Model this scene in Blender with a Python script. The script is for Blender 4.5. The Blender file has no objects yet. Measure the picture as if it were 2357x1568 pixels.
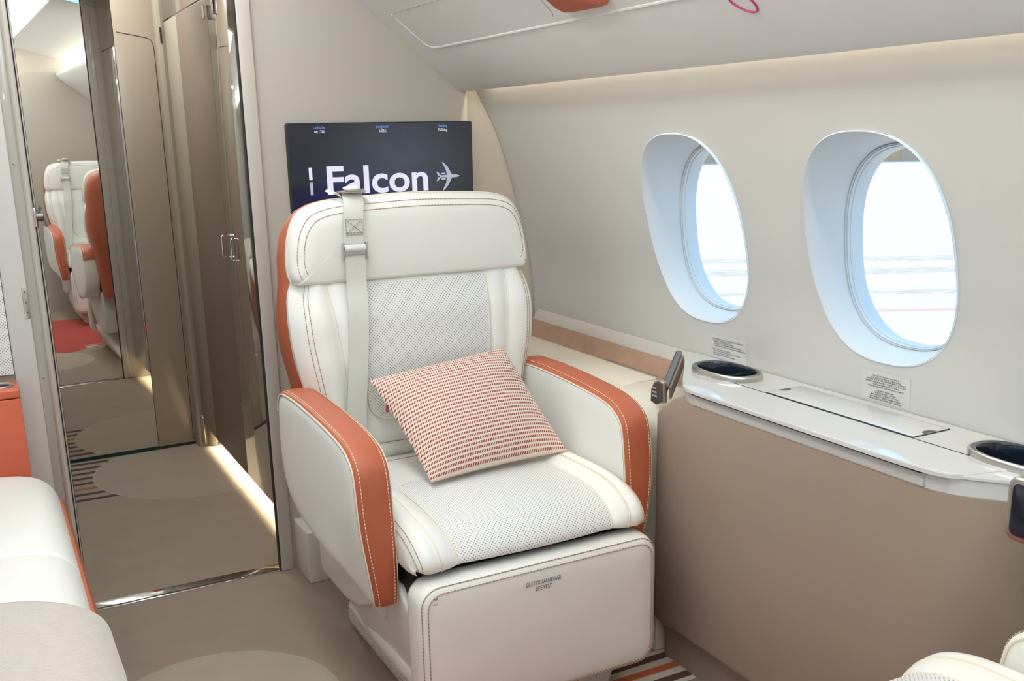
import bpy, bmesh, math, random
from mathutils import Vector, Matrix
random.seed(7)
PI = math.pi
SC = bpy.context.scene
COL = SC.collection

# ------------------------------------------------------------------ nodes
class NB:
    def __init__(s, name):
        s.m = bpy.data.materials.new(name); s.m.use_nodes = True
        s.t = s.m.node_tree; s.n = s.t.nodes; s.l = s.t.links
        s.p = s.n.get('Principled BSDF'); s.out = s.n.get('Material Output')
    def put(s, sock, v):
        if isinstance(v, bpy.types.NodeSocket): s.l.new(v, sock)
        elif v is not None: sock.default_value = v
    def math(s, op, a, b=None, c=None, clamp=False):
        n = s.n.new('ShaderNodeMath'); n.operation = op; n.use_clamp = clamp
        s.put(n.inputs[0], a)
        if b is not None: s.put(n.inputs[1], b)
        if c is not None: s.put(n.inputs[2], c)
        return n.outputs[0]
    def coord(s, kind='Object'):
        n = s.n.new('ShaderNodeTexCoord'); return n.outputs[kind]
    def sep(s, v):
        n = s.n.new('ShaderNodeSeparateXYZ'); s.l.new(v, n.inputs[0]); return n.outputs
    def comb(s, x, y, z=0.0):
        n = s.n.new('ShaderNodeCombineXYZ'); s.put(n.inputs[0], x); s.put(n.inputs[1], y); s.put(n.inputs[2], z); return n.outputs[0]
    def noise(s, v, scale, detail=3, rough=.5):
        n = s.n.new('ShaderNodeTexNoise'); s.l.new(v, n.inputs['Vector'])
        n.inputs['Scale'].default_value = scale; n.inputs['Detail'].default_value = detail
        n.inputs['Roughness'].default_value = rough; return n.outputs[0]
    def voro(s, v, scale):
        n = s.n.new('ShaderNodeTexVoronoi'); s.l.new(v, n.inputs['Vector']); n.inputs['Scale'].default_value = scale
        return n.outputs['Distance']
    def mix(s, f, a, b):
        n = s.n.new('ShaderNodeMix'); n.data_type = 'RGBA'
        s.put(n.inputs[0], f)
        for i, v in ((6, a), (7, b)):
            if isinstance(v, bpy.types.NodeSocket): s.l.new(v, n.inputs[i])
            else: n.inputs[i].default_value = (*v[:3], 1)
        return n.outputs[2]
    def scale(s, v, sc):
        n = s.n.new('ShaderNodeMapping'); s.l.new(v, n.inputs[0]); n.inputs['Scale'].default_value = sc; return n.outputs[0]
    def bump(s, h, strength, dist=.001, normal=None):
        n = s.n.new('ShaderNodeBump'); s.l.new(h, n.inputs['Height'])
        n.inputs['Strength'].default_value = strength; n.inputs['Distance'].default_value = dist
        if normal is not None: s.l.new(normal, n.inputs['Normal'])
        return n.outputs[0]
    def base(s, c):
        if isinstance(c, bpy.types.NodeSocket): s.l.new(c, s.p.inputs['Base Color'])
        else: s.p.inputs['Base Color'].default_value = (*c, 1)
    def set(s, **k):
        for a, v in k.items(): s.put(s.p.inputs[a.replace('_', ' ')], v)
        return s.m

def srgb(r, g, b):
    f = lambda c: (c/255/12.92) if c/255 <= .04045 else ((c/255+.055)/1.055)**2.4
    return (f(r), f(g), f(b))

def plain(name, c, rough=.5, var=.03, vscale=3.0, bump=0, bscale=400, metal=0, coat=0, spec=.5):
    b = NB(name); v = b.coord()
    n = b.noise(v, vscale, 3)
    b.base(b.mix(n, tuple(x*(1-var) for x in c), tuple(min(1, x*(1+var)) for x in c)))
    b.set(Roughness=rough, Metallic=metal, Coat_Weight=coat, Specular_IOR_Level=spec)
    if coat: b.p.inputs['Coat Roughness'].default_value = .03
    if bump:
        b.l.new(b.bump(b.noise(v, bscale, 2), bump, .0006), b.p.inputs['Normal'])
    return b.m

def leather(name, c, rough=.45):
    b = NB(name); v = b.coord()
    n = b.noise(v, 5, 3)
    b.base(b.mix(n, tuple(x*.97 for x in c), tuple(min(1, x*1.03) for x in c)))
    b.set(Roughness=rough, Specular_IOR_Level=.4)
    h = b.voro(v, 900)
    w = b.noise(v, 14, 3)
    nm = b.bump(h, .10, .0005)
    b.l.new(b.bump(w, .10, .004, nm), b.p.inputs['Normal'])
    return b.m

def perforated(name, c, pitch=.0078, r=.145, hole=(.24, .23, .22)):
    """leather with a diagonal lattice of punched holes, laid out in metres on the UV map"""
    b = NB(name); uv = b.sep(b.coord('UV'))
    def cell(off):
        fx = b.math('SUBTRACT', b.math('FRACT', b.math('MULTIPLY_ADD', uv[0], 1/pitch, off)), .5)
        fy = b.math('SUBTRACT', b.math('FRACT', b.math('MULTIPLY_ADD', uv[1], 1/pitch, off)), .5)
        return b.math('SQRT', b.math('ADD', b.math('MULTIPLY', fx, fx), b.math('MULTIPLY', fy, fy)))
    d = b.math('MINIMUM', cell(0.0), cell(.5))
    m = b.math('LESS_THAN', d, r)
    b.base(b.mix(m, c, hole)); b.set(Roughness=.5, Specular_IOR_Level=.35)
    b.l.new(b.bump(b.math('MINIMUM', d, .25), .3, .0012), b.p.inputs['Normal'])
    return b.m

def dashed(name, c1, c2, pitch=.0075, duty=.68):
    b = NB(name); uv = b.sep(b.coord('UV'))
    m = b.math('LESS_THAN', b.math('FRACT', b.math('MULTIPLY', uv[0], 1/pitch)), duty)
    b.base(b.mix(m, c2, c1)); b.set(Roughness=.7); return b.m

def emit(name, c, strength):
    b = NB(name); b.base((0.01, .01, .01)); b.set(Roughness=.3)
    b.p.inputs['Emission Color'].default_value = (*c, 1); b.p.inputs['Emission Strength'].default_value = strength
    return b.m

M = {}
CREAM = srgb(232, 228, 216)
M['leather'] = leather('cream leather', srgb(238, 237, 231))
M['leather_warm'] = leather('warm cream leather', srgb(223, 218, 205))
M['perf'] = perforated('perforated cream leather', srgb(236, 235, 231))
M['orange'] = leather('burnt orange leather', srgb(180, 97, 68), .42)
M['stitch_brown'] = dashed('brown stitching', srgb(164, 128, 110), srgb(212, 202, 188))
M['stitch_grey'] = dashed('grey stitching', srgb(140, 140, 136), srgb(220, 216, 204))
M['stitch_cream'] = dashed('cream stitching', srgb(240, 222, 196), srgb(186, 96, 60))
M['piping'] = plain('cream piping', srgb(232, 222, 202), .5)
M['dark'] = plain('black mechanism', (.012, .013, .016), .5)
M['plastic'] = plain('white plastic', srgb(224, 222, 218), .4, .02)
M['wall'] = plain('off white wall fabric', srgb(202, 202, 198), .62, .015, 2, .05, 900)
M['bulkhead'] = plain('beige bulkhead fabric', srgb(190, 183, 171), .7, .02, 2, .06, 900)
M['headliner'] = plain('white headliner', srgb(226, 226, 223), .55, .015)
M['jamb'] = plain('stone grey painted trim', srgb(196, 188, 178), .28, .02, coat=.25)
M['post'] = plain('white painted post', srgb(206, 203, 200), .35, .02)
M['greytrim'] = plain('grey painted door trim', srgb(176, 170, 160), .22, .02, coat=.4)
M['lacquer'] = plain('taupe gloss lacquer', srgb(128, 111, 96), .05, .02, 1.5, coat=1.0, spec=1.0)
M['lacquer'].node_tree.nodes['Principled BSDF'].inputs['Coat IOR'].default_value = 3.2
M['lacquer_satin'] = plain('taupe satin lacquer', srgb(128, 111, 96), .32, .02, 1.5)
M['lacquer_pale'] = plain('pale taupe gloss lacquer', srgb(158, 143, 124), .24, .02, 1.5)
M['moulding'] = plain('khaki moulding', srgb(150, 141, 122), .4, .02)
M['chrome'] = plain('polished metal', (.83, .82, .8), .06, .01, metal=1)
M['satin'] = plain('satin nickel', (.62, .6, .57), .3, .02, metal=1)
M['steel_grey'] = plain('grey metal', (.33, .32, .31), .35, .02, metal=1)
M['steel_dark'] = plain('dark steel', (.2, .19, .18), .35, .02, metal=1)
M['tan'] = plain('tan laminate', srgb(160, 142, 127), .5, .015, 1.2, .04, 700)
M['table'] = plain('satin white lacquer', srgb(212, 212, 212), .10, .01, coat=1.0)
M['sill'] = plain('grey beige sill', srgb(190, 186, 178), .45, .02)
M['table_edge'] = plain('brushed grey edge', srgb(196, 192, 188), .35, .03)
M['cupdark'] = plain('navy cup liner', srgb(22, 32, 46), .18, .02, coat=.5)
M['gap'] = plain('shadow gap', (.02, .02, .02), .8)
M['ink'] = plain('black print', (.02, .02, .02), .6)
M['decal'] = plain('clear placard film', srgb(208, 208, 206), .35)
M['magenta'] = plain('magenta print', srgb(190, 40, 110), .4)
M['reveal'] = plain('window liner', srgb(204, 212, 219), .4, .01)
M['orange_paint'] = plain('orange console lacquer', srgb(206, 102, 74), .4, .02)
M['led'] = emit('warm light strip', (1, .83, .55), 6)

b = NB('suede'); v = b.coord()
n1 = b.noise(b.scale(v, (1, 1, 1.6)), 22, 4, .6)
b.base(b.mix(n1, srgb(156, 122, 102), srgb(190, 154, 130))); b.set(Roughness=.9, Sheen_Weight=.3); M['suede'] = b.m

b = NB('wool throw'); v = b.coord()
n1 = b.noise(b.scale(v, (1, 3, 1)), 60, 4, .65)
b.base(b.mix(n1, srgb(186, 174, 162), srgb(212, 201, 189))); b.set(Roughness=.95, Sheen_Weight=.5)
b.l.new(b.bump(b.noise(v, 350, 3), .5, .003), b.p.inputs['Normal']); M['wool'] = b.m

b = NB('woven cushion'); uv = b.sep(b.coord('UV'))
vv = b.math('MULTIPLY', uv[1], 32.0); vf = b.math('FRACT', vv)
uu = b.math('ADD', b.math('MULTIPLY', uv[0], 58.0), b.math('MULTIPLY', vf, 1.1))
uu = b.math('ADD', uu, b.math('MULTIPLY', b.math('FLOOR', vv), .37))
m1 = b.math('MULTIPLY', b.math('LESS_THAN', vf, .56), b.math('LESS_THAN', b.math('FRACT', uu), .62))
b.base(b.mix(m1, srgb(229, 217, 202), srgb(168, 68, 60))); b.set(Roughness=.9, Sheen_Weight=.2)
hh = b.math('SINE', b.math('MULTIPLY', vv, 2*PI))
b.l.new(b.bump(hh, .25, .0015), b.p.inputs['Normal']); M['woven'] = b.m

# carpet: cut pile with circles, stripes and a red field
b = NB('carpet'); v = b.coord(); xy = b.sep(v); X, Y = xy[0], xy[1]
base = b.mix(b.noise(v, 7, 4, .6), srgb(138, 122, 106), srgb(156, 140, 124))
def circ(cx, cy, r):
    dx = b.math('SUBTRACT', X, cx); dy = b.math('SUBTRACT', Y, cy)
    return b.math('SUBTRACT', b.math('SQRT', b.math('ADD', b.math('MULTIPLY', dx, dx), b.math('MULTIPLY', dy, dy))), r)
gt = lambda a, c: b.math('GREATER_THAN', a, c)
lt = lambda a, c: b.math('LESS_THAN', a, c)
mul = lambda *a: a[0] if len(a) == 1 else b.math('MULTIPLY', a[0], mul(*a[1:]))
c1 = circ(.63, 3.77, .365); c2 = circ(.33, 2.0, .268)
light = b.mix(b.noise(v, 9, 4, .6), srgb(148, 133, 116), srgb(162, 147, 130))
colr = b.mix(lt(c1, 0), base, light)
colr = b.mix(lt(c2, 0), colr, b.mix(b.noise(v, 9, 3), srgb(158, 146, 130), srgb(172, 160, 145)))
rim = mul(gt(c1, -.006), lt(c1, 0)); colr = b.mix(b.math('MULTIPLY', rim, .5), colr, srgb(176, 160, 140))
st = b.math('FRACT', b.math('MULTIPLY', b.math('SUBTRACT', Y, 3.562), 1/.0615))
stripe = mul(lt(st, .40), gt(Y, 3.562), lt(Y, 4.04), gt(c1, .0), lt(X, .345))
colr = b.mix(stripe, colr, b.mix(mul(gt(Y, 3.67), lt(Y, 3.735)), srgb(74, 52, 44), srgb(138, 92, 74)))
red = mul(gt(X, .38), lt(b.math('ADD', Y, b.math('MULTIPLY', b.math('SUBTRACT', X, .57), .75)), 1.735), lt(Y, 1.90), gt(Y, .55), gt(c2, .0))
redx = mul(red, b.math('MAXIMUM', lt(Y, 1.60), lt(X, .60)))
colr = b.mix(redx, colr, b.mix(b.noise(v, 12, 3), srgb(160, 58, 50), srgb(178, 72, 60)))
band = mul(gt(X, .60), gt(Y, 1.60), lt(Y, 1.745))
sb = b.math('FRACT', b.math('MULTIPLY', b.math('SUBTRACT', Y, 1.6155), 1/.046))
colr = b.mix(band, colr, srgb(214, 205, 192))
colr = b.mix(mul(band, lt(sb, .5)), colr, b.mix(mul(gt(Y, 1.65), lt(Y, 1.695)), srgb(92, 62, 52), srgb(196, 98, 60)))
b.base(colr); b.set(Roughness=.95, Specular_IOR_Level=.1, Sheen_Weight=.15)
pile = b.noise(v, 700, 3, .7); b.l.new(b.bump(pile, .5, .003), b.p.inputs['Normal']); M['carpet'] = b.m

# apron outside the windows
b = NB('apron'); v = b.coord(); xy = b.sep(v)
s28, c28 = math.sin(math.radians(29)), math.cos(math.radians(29))
dist = b.math('ADD', b.math('MULTIPLY', xy[0], s28), b.math('MULTIPLY', xy[1], c28))
side = b.math('SUBTRACT', b.math('MULTIPLY', xy[0], c28), b.math('MULTIPLY', xy[1], s28))
w = b.noise(b.comb(b.math('MULTIPLY', side, .5), b.math('MULTIPLY', dist, 1.0)), .8, 6, .7)
d2 = b.math('ADD', dist, b.math('MULTIPLY', b.math('SUBTRACT', w, .5), .7))
def bandm(c, hw): return b.math('LESS_THAN', b.math('ABSOLUTE', b.math('SUBTRACT', d2, c)), hw)
wet = b.math('MAXIMUM', b.math('MAXIMUM', bandm(19.6, .42), bandm(21.5, .4)), b.math('MULTIPLY', bandm(16.0, .5), gt(side, 9.5)) if False else bandm(17.0, .22))
patch = b.noise(b.comb(b.math('MULTIPLY', side, .6), b.math('MULTIPLY', dist, 2.2)), .55, 6, .65)
pm = b.math('MULTIPLY', b.math('SUBTRACT', patch, .52, clamp=True), 3.0, clamp=True)
col = b.mix(pm, (.54, .50, .455), (.46, .425, .39))
col = b.mix(b.math('MULTIPLY', wet, b.math('MULTIPLY', b.math('MULTIPLY', b.math('SUBTRACT', b.noise(b.comb(side, b.math('MULTIPLY', dist, 3.0)), 2.2, 5, .75), .40), 4.5, clamp=True), .8)), col, (.27, .268, .255))
col = b.mix(b.math('LESS_THAN', b.math('ABSOLUTE', b.math('SUBTRACT', dist, 15.25)), .11), col, (.52, .34, .33))
b.base(col); b.set(Roughness=.9); M['apron'] = b.m

# panes: thin clear acrylic
b = NB('clear pane'); tr = b.n.new('ShaderNodeBsdfTransparent'); tr.inputs[0].default_value = (.97, .985, 1, 1)
gl = b.n.new('ShaderNodeBsdfGlossy'); gl.inputs['Roughness'].default_value = .03
mx = b.n.new('ShaderNodeMixShader'); mx.inputs[0].default_value = .04; b.l.new(tr.outputs[0], mx.inputs[1]); b.l.new(gl.outputs[0], mx.inputs[2])
b.l.new(mx.outputs[0], b.out.inputs[0]); M['pane'] = b.m
# mirror glass
b = NB('mirror glass'); v = b.coord(); b.base(b.mix(b.noise(v, 1.5), (.80, .785, .745), (.82, .805, .765))); b.set(Metallic=1, Roughness=.012); M['mirror'] = b.m
M['glass_edge'] = plain('green glass edge', srgb(24, 54, 56), .15)
# screen picture
b = NB('screen picture'); uv = b.sep(b.coord('UV')); U, V = uv[0], uv[1]
def blob(cx, cy, sx, sy, p=1.0):
    dx = b.math('MULTIPLY', b.math('SUBTRACT', U, cx), 1/sx); dy = b.math('MULTIPLY', b.math('SUBTRACT', V, cy), 1/sy)
    return b.math('POWER', b.math('SUBTRACT', 1.0, b.math('SQRT', b.math('ADD', b.math('MULTIPLY', dx, dx), b.math('MULTIPLY', dy, dy))), clamp=True), p)
g1 = blob(.62, .66, .55, .75, 1.2); g2 = blob(.30, .16, .40, .45, 1.0)
cc = b.mix(g1, srgb(30, 38, 50), srgb(82, 89, 102))
nz = b.noise(b.coord('UV'), 7, 5, .6)
cc = b.mix(b.math('MULTIPLY', g2, b.math('MULTIPLY', nz, 1.2)), cc, srgb(30, 50, 160))
sv = b.n.new('ShaderNodeTexVoronoi'); b.l.new(b.scale(b.coord('UV'), (1.76, 1, 1)), sv.inputs['Vector']); sv.inputs['Scale'].default_value = 13
sm_ = b.math('MULTIPLY', b.math('LESS_THAN', sv.outputs['Distance'], .032), b.math('GREATER_THAN', b.sep(sv.outputs['Color'])[0], .80))
cc = b.mix(sm_, cc, srgb(190, 195, 210))
b.base((.01, .01, .012)); b.set(Roughness=.12)
b.l.new(cc, b.p.inputs['Emission Color']); b.p.inputs['Emission Strength'].default_value = .50; M['screen'] = b.m
M['scr_white'] = emit('screen white', srgb(222, 220, 238), .84)
M['scr_dim'] = emit('screen grey', srgb(176, 178, 196), .8)
M['scr_blue'] = emit('screen blue', srgb(110, 150, 215), .9)
M['lamp_glow'] = emit('cyan glow', (.55, .95, 1), 1.2)

# ------------------------------------------------------------------ meshes
class MB:
    def __init__(s):
        s.v = []; s.f = []; s.mi = []; s.uv = []; s.cur = 0
    def add(s, vs, fs, uvs=None):
        o = len(s.v); s.v += [tuple(p) for p in vs]
        for i, f in enumerate(fs):
            s.f.append([k+o for k in f]); s.mi.append(s.cur)
            s.uv.append([uvs[k] for k in f] if uvs is not None else [(s.v[k+o][0], s.v[k+o][1]+s.v[k+o][2]) for k in f])
        return s
    def bm_add(s, bm):
        bm.verts.index_update()
        s.add([p.co[:] for p in bm.verts], [[q.index for q in f.verts] for f in bm.faces]); bm.free(); return s
    def box(s, x0, x1, y0, y1, z0, z1, bev=0, seg=3):
        bm = bmesh.new(); bmesh.ops.create_cube(bm, size=1)
        for p in bm.verts: p.co = Vector(((x0+x1)/2+p.co.x*(x1-x0), (y0+y1)/2+p.co.y*(y1-y0), (z0+z1)/2+p.co.z*(z1-z0)))
        if bev: bmesh.ops.bevel(bm, geom=list(bm.edges), offset=bev, segments=seg, profile=.5, affect='EDGES')
        return s.bm_add(bm)
    def prism(s, poly, axis, a, b_, bev=0, seg=3, fn=None):
        """poly: 2D points; axis 0: (y,z) extruded in x, 1: (x,z) in y, 2: (x,y) in z"""
        bm = bmesh.new()
        def P(p, t):
            return {0: (t, p[0], p[1]), 1: (p[0], t, p[1]), 2: (p[0], p[1], t)}[axis]
        A = [bm.verts.new(P(p, a)) for p in poly]; B = [bm.verts.new(P(p, b_)) for p in poly]
        n = len(poly)
        bm.faces.new(A); bm.faces.new(B[::-1])
        for i in range(n): bm.faces.new((A[i], B[i], B[(i+1) % n], A[(i+1) % n]))
        bmesh.ops.recalc_face_normals(bm, faces=bm.faces)
        if bev:
            caps = [e for e in bm.edges if (e.verts[0] in A and e.verts[1] in A) or (e.verts[0] in B and e.verts[1] in B)]
            bmesh.ops.bevel(bm, geom=caps, offset=bev, segments=seg, profile=.5, affect='EDGES')
        if fn:
            for p in bm.verts: p.co = Vector(fn(p.co))
        return s.bm_add(bm)
    def loft(s, rings, cap=True, closed=True, flip=False):
        n = len(rings[0]); vs = [p for r in rings for p in r]; fs = []
        for k in range(len(rings)-1):
            for i in range(n if closed else n-1):
                j = (i+1) % n
                f = [k*n+i, k*n+j, (k+1)*n+j, (k+1)*n+i]; fs.append(f[::-1] if flip else f)
        if cap:
            a = list(range(n)); c = list(range((len(rings)-1)*n, len(rings)*n))
            fs.append(a if flip else a[::-1]); fs.append(c[::-1] if flip else c)
        return s.add(vs, fs)
    def grid(s, fn, us, vs_, uvfn=None, flip=False):
        V = []; UV = []
        for v in vs_:
            for u in us:
                V.append(fn(u, v)); UV.append(uvfn(u, v) if uvfn else (u, v))
        nu = len(us); F = []
        for j in range(len(vs_)-1):
            for i in range(nu-1):
                f = [j*nu+i, j*nu+i+1, (j+1)*nu+i+1, (j+1)*nu+i]; F.append(f[::-1] if flip else f)
        return s.add(V, F, UV)
    def tube(s, pts, r, n=8, closed=False, flat=1.0):
        P = [Vector(p) for p in pts]; N = len(P); V = []; UV = []; acc = 0; up = None
        for i in range(N):
            if closed: t = P[(i+1) % N]-P[i-1]
            else: t = P[min(i+1, N-1)]-P[max(i-1, 0)]
            if t.length < 1e-9: t = Vector((0, 0, 1))
            t.normalize()
            if up is None:
                up = Vector((0, 0, 1)) if abs(t.z) < .9 else Vector((0, 1, 0))
            up = (up-t*up.dot(t))
            if up.length < 1e-6: up = Vector((1, 0, 0))-t*t.x
            up.normalize(); sd = t.cross(up)
            if i: acc += (P[i]-P[i-1]).length
            for k in range(n):
                a = 2*PI*k/n; V.append(P[i]+(sd*math.cos(a)+up*math.sin(a)*flat)*r); UV.append((acc, k/n))
        F = []
        M_ = N if closed else N-1
        for i in range(M_):
            for k in range(n):
                j = (k+1) % n; i2 = (i+1) % N; F.append([i*n+k, i*n+j, i2*n+j, i2*n+k])
        if not closed: F.append(list(range(n))[::-1]); F.append(list(range((N-1)*n, N*n)))
        return s.add(V, F, UV)
    def lathe(s, prof, c, n=24, axis=2, sx=1, sy=1):
        rings = []
        for r, h in prof:
            ring = []
            for k in range(n):
                a = 2*PI*k/n; q = (r*math.cos(a)*sx, r*math.sin(a)*sy)
                ring.append({2: (c[0]+q[0], c[1]+q[1], c[2]+h), 1: (c[0]+q[0], c[1]+h, c[2]+q[1]), 0: (c[0]+h, c[1]+q[0], c[2]+q[1])}[axis])
            rings.append(ring)
        return s.loft(rings, True)
    def build(s, name, mats, parent=None, sharp=40, recalc=True, origin=None):
        if not isinstance(mats, (list, tuple)): mats = [mats]
        off = Vector(origin) if origin else Vector((0, 0, 0))
        me = bpy.data.meshes.new(name)
        me.from_pydata([tuple(Vector(p)-off) for p in s.v], [], s.f)
        for m in mats: me.materials.append(m)
        me.polygons.foreach_set('material_index', s.mi)
        uvl = me.uv_layers.new(name='UVMap'); k = 0
        flat = [c for f in s.uv for q in f for c in q]
        uvl.data.foreach_set('uv', flat)
        if recalc:
            bm = bmesh.new(); bm.from_mesh(me); bmesh.ops.recalc_face_normals(bm, faces=bm.faces); bm.to_mesh(me); bm.free()
        me.polygons.foreach_set('use_smooth', [True]*len(me.polygons))
        me.set_sharp_from_angle(angle=math.radians(sharp))
        me.update()
        o = bpy.data.objects.new(name, me); COL.objects.link(o)
        if origin: o.location = off
        if parent: o.parent = parent
        return o

def thing(name, label, cat, loc=(0, 0, 0), rz=0, group=None):
    o = bpy.data.objects.new(name, None); COL.objects.link(o); o.location = loc; o.rotation_euler = (0, 0, rz)
    o.empty_display_size = .1
    o['label'] = label; o['category'] = cat
    if group: o['group'] = group
    return o
def tag(o, label, cat, group=None):
    o['label'] = label; o['category'] = cat
    if group: o['group'] = group
    return o
def struct(o, label=None, cat=None):
    o['kind'] = 'structure'
    if label: o['label'] = label
    if cat: o['category'] = cat
    return o

def smooth_curve(pts, n=8, closed=False):
    """Catmull-Rom through the points"""
    P = [Vector(p) for p in pts]; N = len(P); out = []
    for i in range(N if closed else N-1):
        g = lambda k: P[k % N] if closed else P[max(0, min(N-1, k))]
        p0, p1, p2, p3 = g(i-1), g(i), g(i+1), g(i+2)
        for k in range(n):
            t = k/n
            out.append(.5*((2*p1)+(p2-p0)*t+(2*p0-5*p1+4*p2-p3)*t*t+(3*p1-p0-3*p2+p3)*t**3))
    if not closed: out.append(P[-1])
    return [tuple(p) for p in out]
def interp(tab, x):
    if x <= tab[0][0]: return tab[0][1]
    for (a, b_), (c, d) in zip(tab, tab[1:]):
        if x <= c: return b_+(d-b_)*(x-a)/(c-a)
    return tab[-1][1]
def sinterp(tab, x):
    """smooth (Catmull) interpolation of a table"""
    n = len(tab)
    if x <= tab[0][0]: return tab[0][1]
    if x >= tab[-1][0]: return tab[-1][1]
    for i in range(n-1):
        if x <= tab[i+1][0]: break
    x0, x1 = tab[i][0], tab[i+1][0]; h = x1-x0; t = (x-x0)/h
    def sl(k):
        a, c = max(0, k-1), min(n-1, k+1); return (tab[c][1]-tab[a][1])/(tab[c][0]-tab[a][0])
    m0, m1 = sl(i)*h, sl(i+1)*h
    return (2*t**3-3*t*t+1)*tab[i][1]+(t**3-2*t*t+t)*m0+(-2*t**3+3*t*t)*tab[i+1][1]+(t**3-t*t)*m1
def lin(a, c, n): return [a+(c-a)*i/(n-1) for i in range(n)]
def superell(cx, cy, rx, ry, p, n):
    out = []
    for k in range(n):
        a = 2*PI*k/n; c, s = math.cos(a), math.sin(a)
        out.append((cx+rx*math.copysign(abs(c)**(2/p), c), cy+ry*math.copysign(abs(s)**(2/p), s)))
    return out
def rrect(x0, x1, y0, y1, r, n=5):
    out = []
    for cx, cy, a0 in ((x1-r, y1-r, 0), (x0+r, y1-r, 90), (x0+r, y0+r, 180), (x1-r, y0+r, 270)):
        for k in range(n+1):
            a = math.radians(a0+90*k/n); out.append((cx+r*math.cos(a), cy+r*math.sin(a)))
    return out

_font_cache = {}
def text2d(txt, size, align='CENTER', bold=0.0, stretch=1.0, res=2):
    """flat letter outlines: (verts2d, faces)"""
    cu = bpy.data.curves.new('t', 'FONT'); cu.body = txt; cu.size = size; cu.align_x = align
    cu.resolution_u = res; cu.offset = bold; cu.fill_mode = 'FRONT'; cu.space_character = 1.0
    ob = bpy.data.objects.new('t', cu); COL.objects.link(ob)
    dg = bpy.context.evaluated_depsgraph_get(); me = bpy.data.meshes.new_from_object(ob.evaluated_get(dg))
    vs = [(p.co.x*stretch, p.co.y) for p in me.vertices]; fs = [list(f.vertices) for f in me.polygons]
    bpy.data.objects.remove(ob); bpy.data.curves.remove(cu); bpy.data.meshes.remove(me)
    return vs, fs
def put_text(mb, txt, size, fn, align='CENTER', bold=0.0, stretch=1.0, dx=0, dy=0, res=2):
    vs, fs = text2d(txt, size, align, bold, stretch, res)
    mb.add([fn(x+dx, y+dy) for x, y in vs], fs)

# ------------------------------------------------------------------ dimensions
YB = 2.655                      # forward bulkhead face
CX = .22                        # cabin centre line
PROF = [(.40, 1.502), (.56, 1.509), (.672, 1.507), (.823, 1.494), (.930, 1.470), (1.085, 1.428), (1.21, 1.384), (1.318, 1.327), (1.40, 1.275)]
def xw(z): return sinterp(PROF, z)
WY = [1.842, 1.309, .776, .243]; WZ = .976; WRY, WRZ = .1735, .2175
Y0, Y1 = -1.60, 2.680

# ------------------------------------------------------------------ setting
floor = MB().grid(lambda u, v: (u, v, 0), lin(-1.12, 1.56, 12), lin(Y0, 4.25, 24)).build('floor', M['carpet'])
struct(floor, 'taupe carpet with circles and stripes on the cabin floor', 'carpet')

def side_wall(name, mirror):
    fx = (lambda x: 2*CX-x) if mirror else (lambda x: x)
    mb = MB(); NS = 24; ZA, ZB = .42, 1.40
    P = lambda y, z: (fx(xw(z)), y, z)
    half = .2665
    for cy in WY:
        y0, y1 = cy-half, cy+half
        peri = [(y0, z) for z in lin(ZA, ZB, NS+1)[:-1]]+[(y, ZB) for y in lin(y0, y1, NS+1)[:-1]] + \
               [(y1, z) for z in lin(ZB, ZA, NS+1)[:-1]]+[(y, ZA) for y in lin(y1, y0, NS+1)[:-1]]
        rings = []
        for k in range(9):
            t = (k/8)**1.6; ring = []
            for (y, z) in peri:
                a = math.atan2((z-WZ)/WRZ, (y-cy)/WRY); c, s = math.cos(a), math.sin(a)
                rr = (abs(c)**2.5+abs(s)**2.5)**(-1/2.5)
                ye, ze = cy+WRY*c*rr, WZ+WRZ*s*rr
                ring.append(P(ye+(y-ye)*t, ze+(z-ze)*t))
            rings.append(ring)
        mb.loft(rings, cap=False)
    mb.grid(lambda u, v: P(u, v), lin(WY[0]+half, Y1, 8), lin(ZA, ZB, NS+1))
    mb.grid(lambda u, v: P(u, v), lin(Y0, WY[-1]-half, 14), lin(ZA, ZB, NS+1))
    mb.grid(lambda u, v: (fx(xw(ZA)), u, v), lin(Y0, Y1, 3), lin(0, ZA, 3))
    o = mb.build(name, M['wall'], recalc=False, sharp=60)
    return struct(o)
wr = side_wall('wall_right', False); wr['label'] = 'curved off-white cabin side wall with oval windows'; wr['category'] = 'wall'
wl = side_wall('wall_left', True); wl['label'] = 'curved off-white side wall behind the divan'; wl['category'] = 'wall'

def light_seal(n, mirror):  # strip added outside the wall end to stop daylight leaking through the gap
    fx = (lambda x: 2*CX-x) if mirror else (lambda x: x)
    m = MB()
    m.grid(lambda u, v: (fx((xw(v) if v > .4 else xw(.4))+.012), u, v), [Y1-.06, Y1-.03, YB+.056], lin(0, 1.42, 30))
    return struct(m.build('trim_%d' % n, M['gap'], recalc=False), 'dark strip added to seal the side wall end against outside light', 'seal')
light_seal(8, False); light_seal(9, True)

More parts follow.
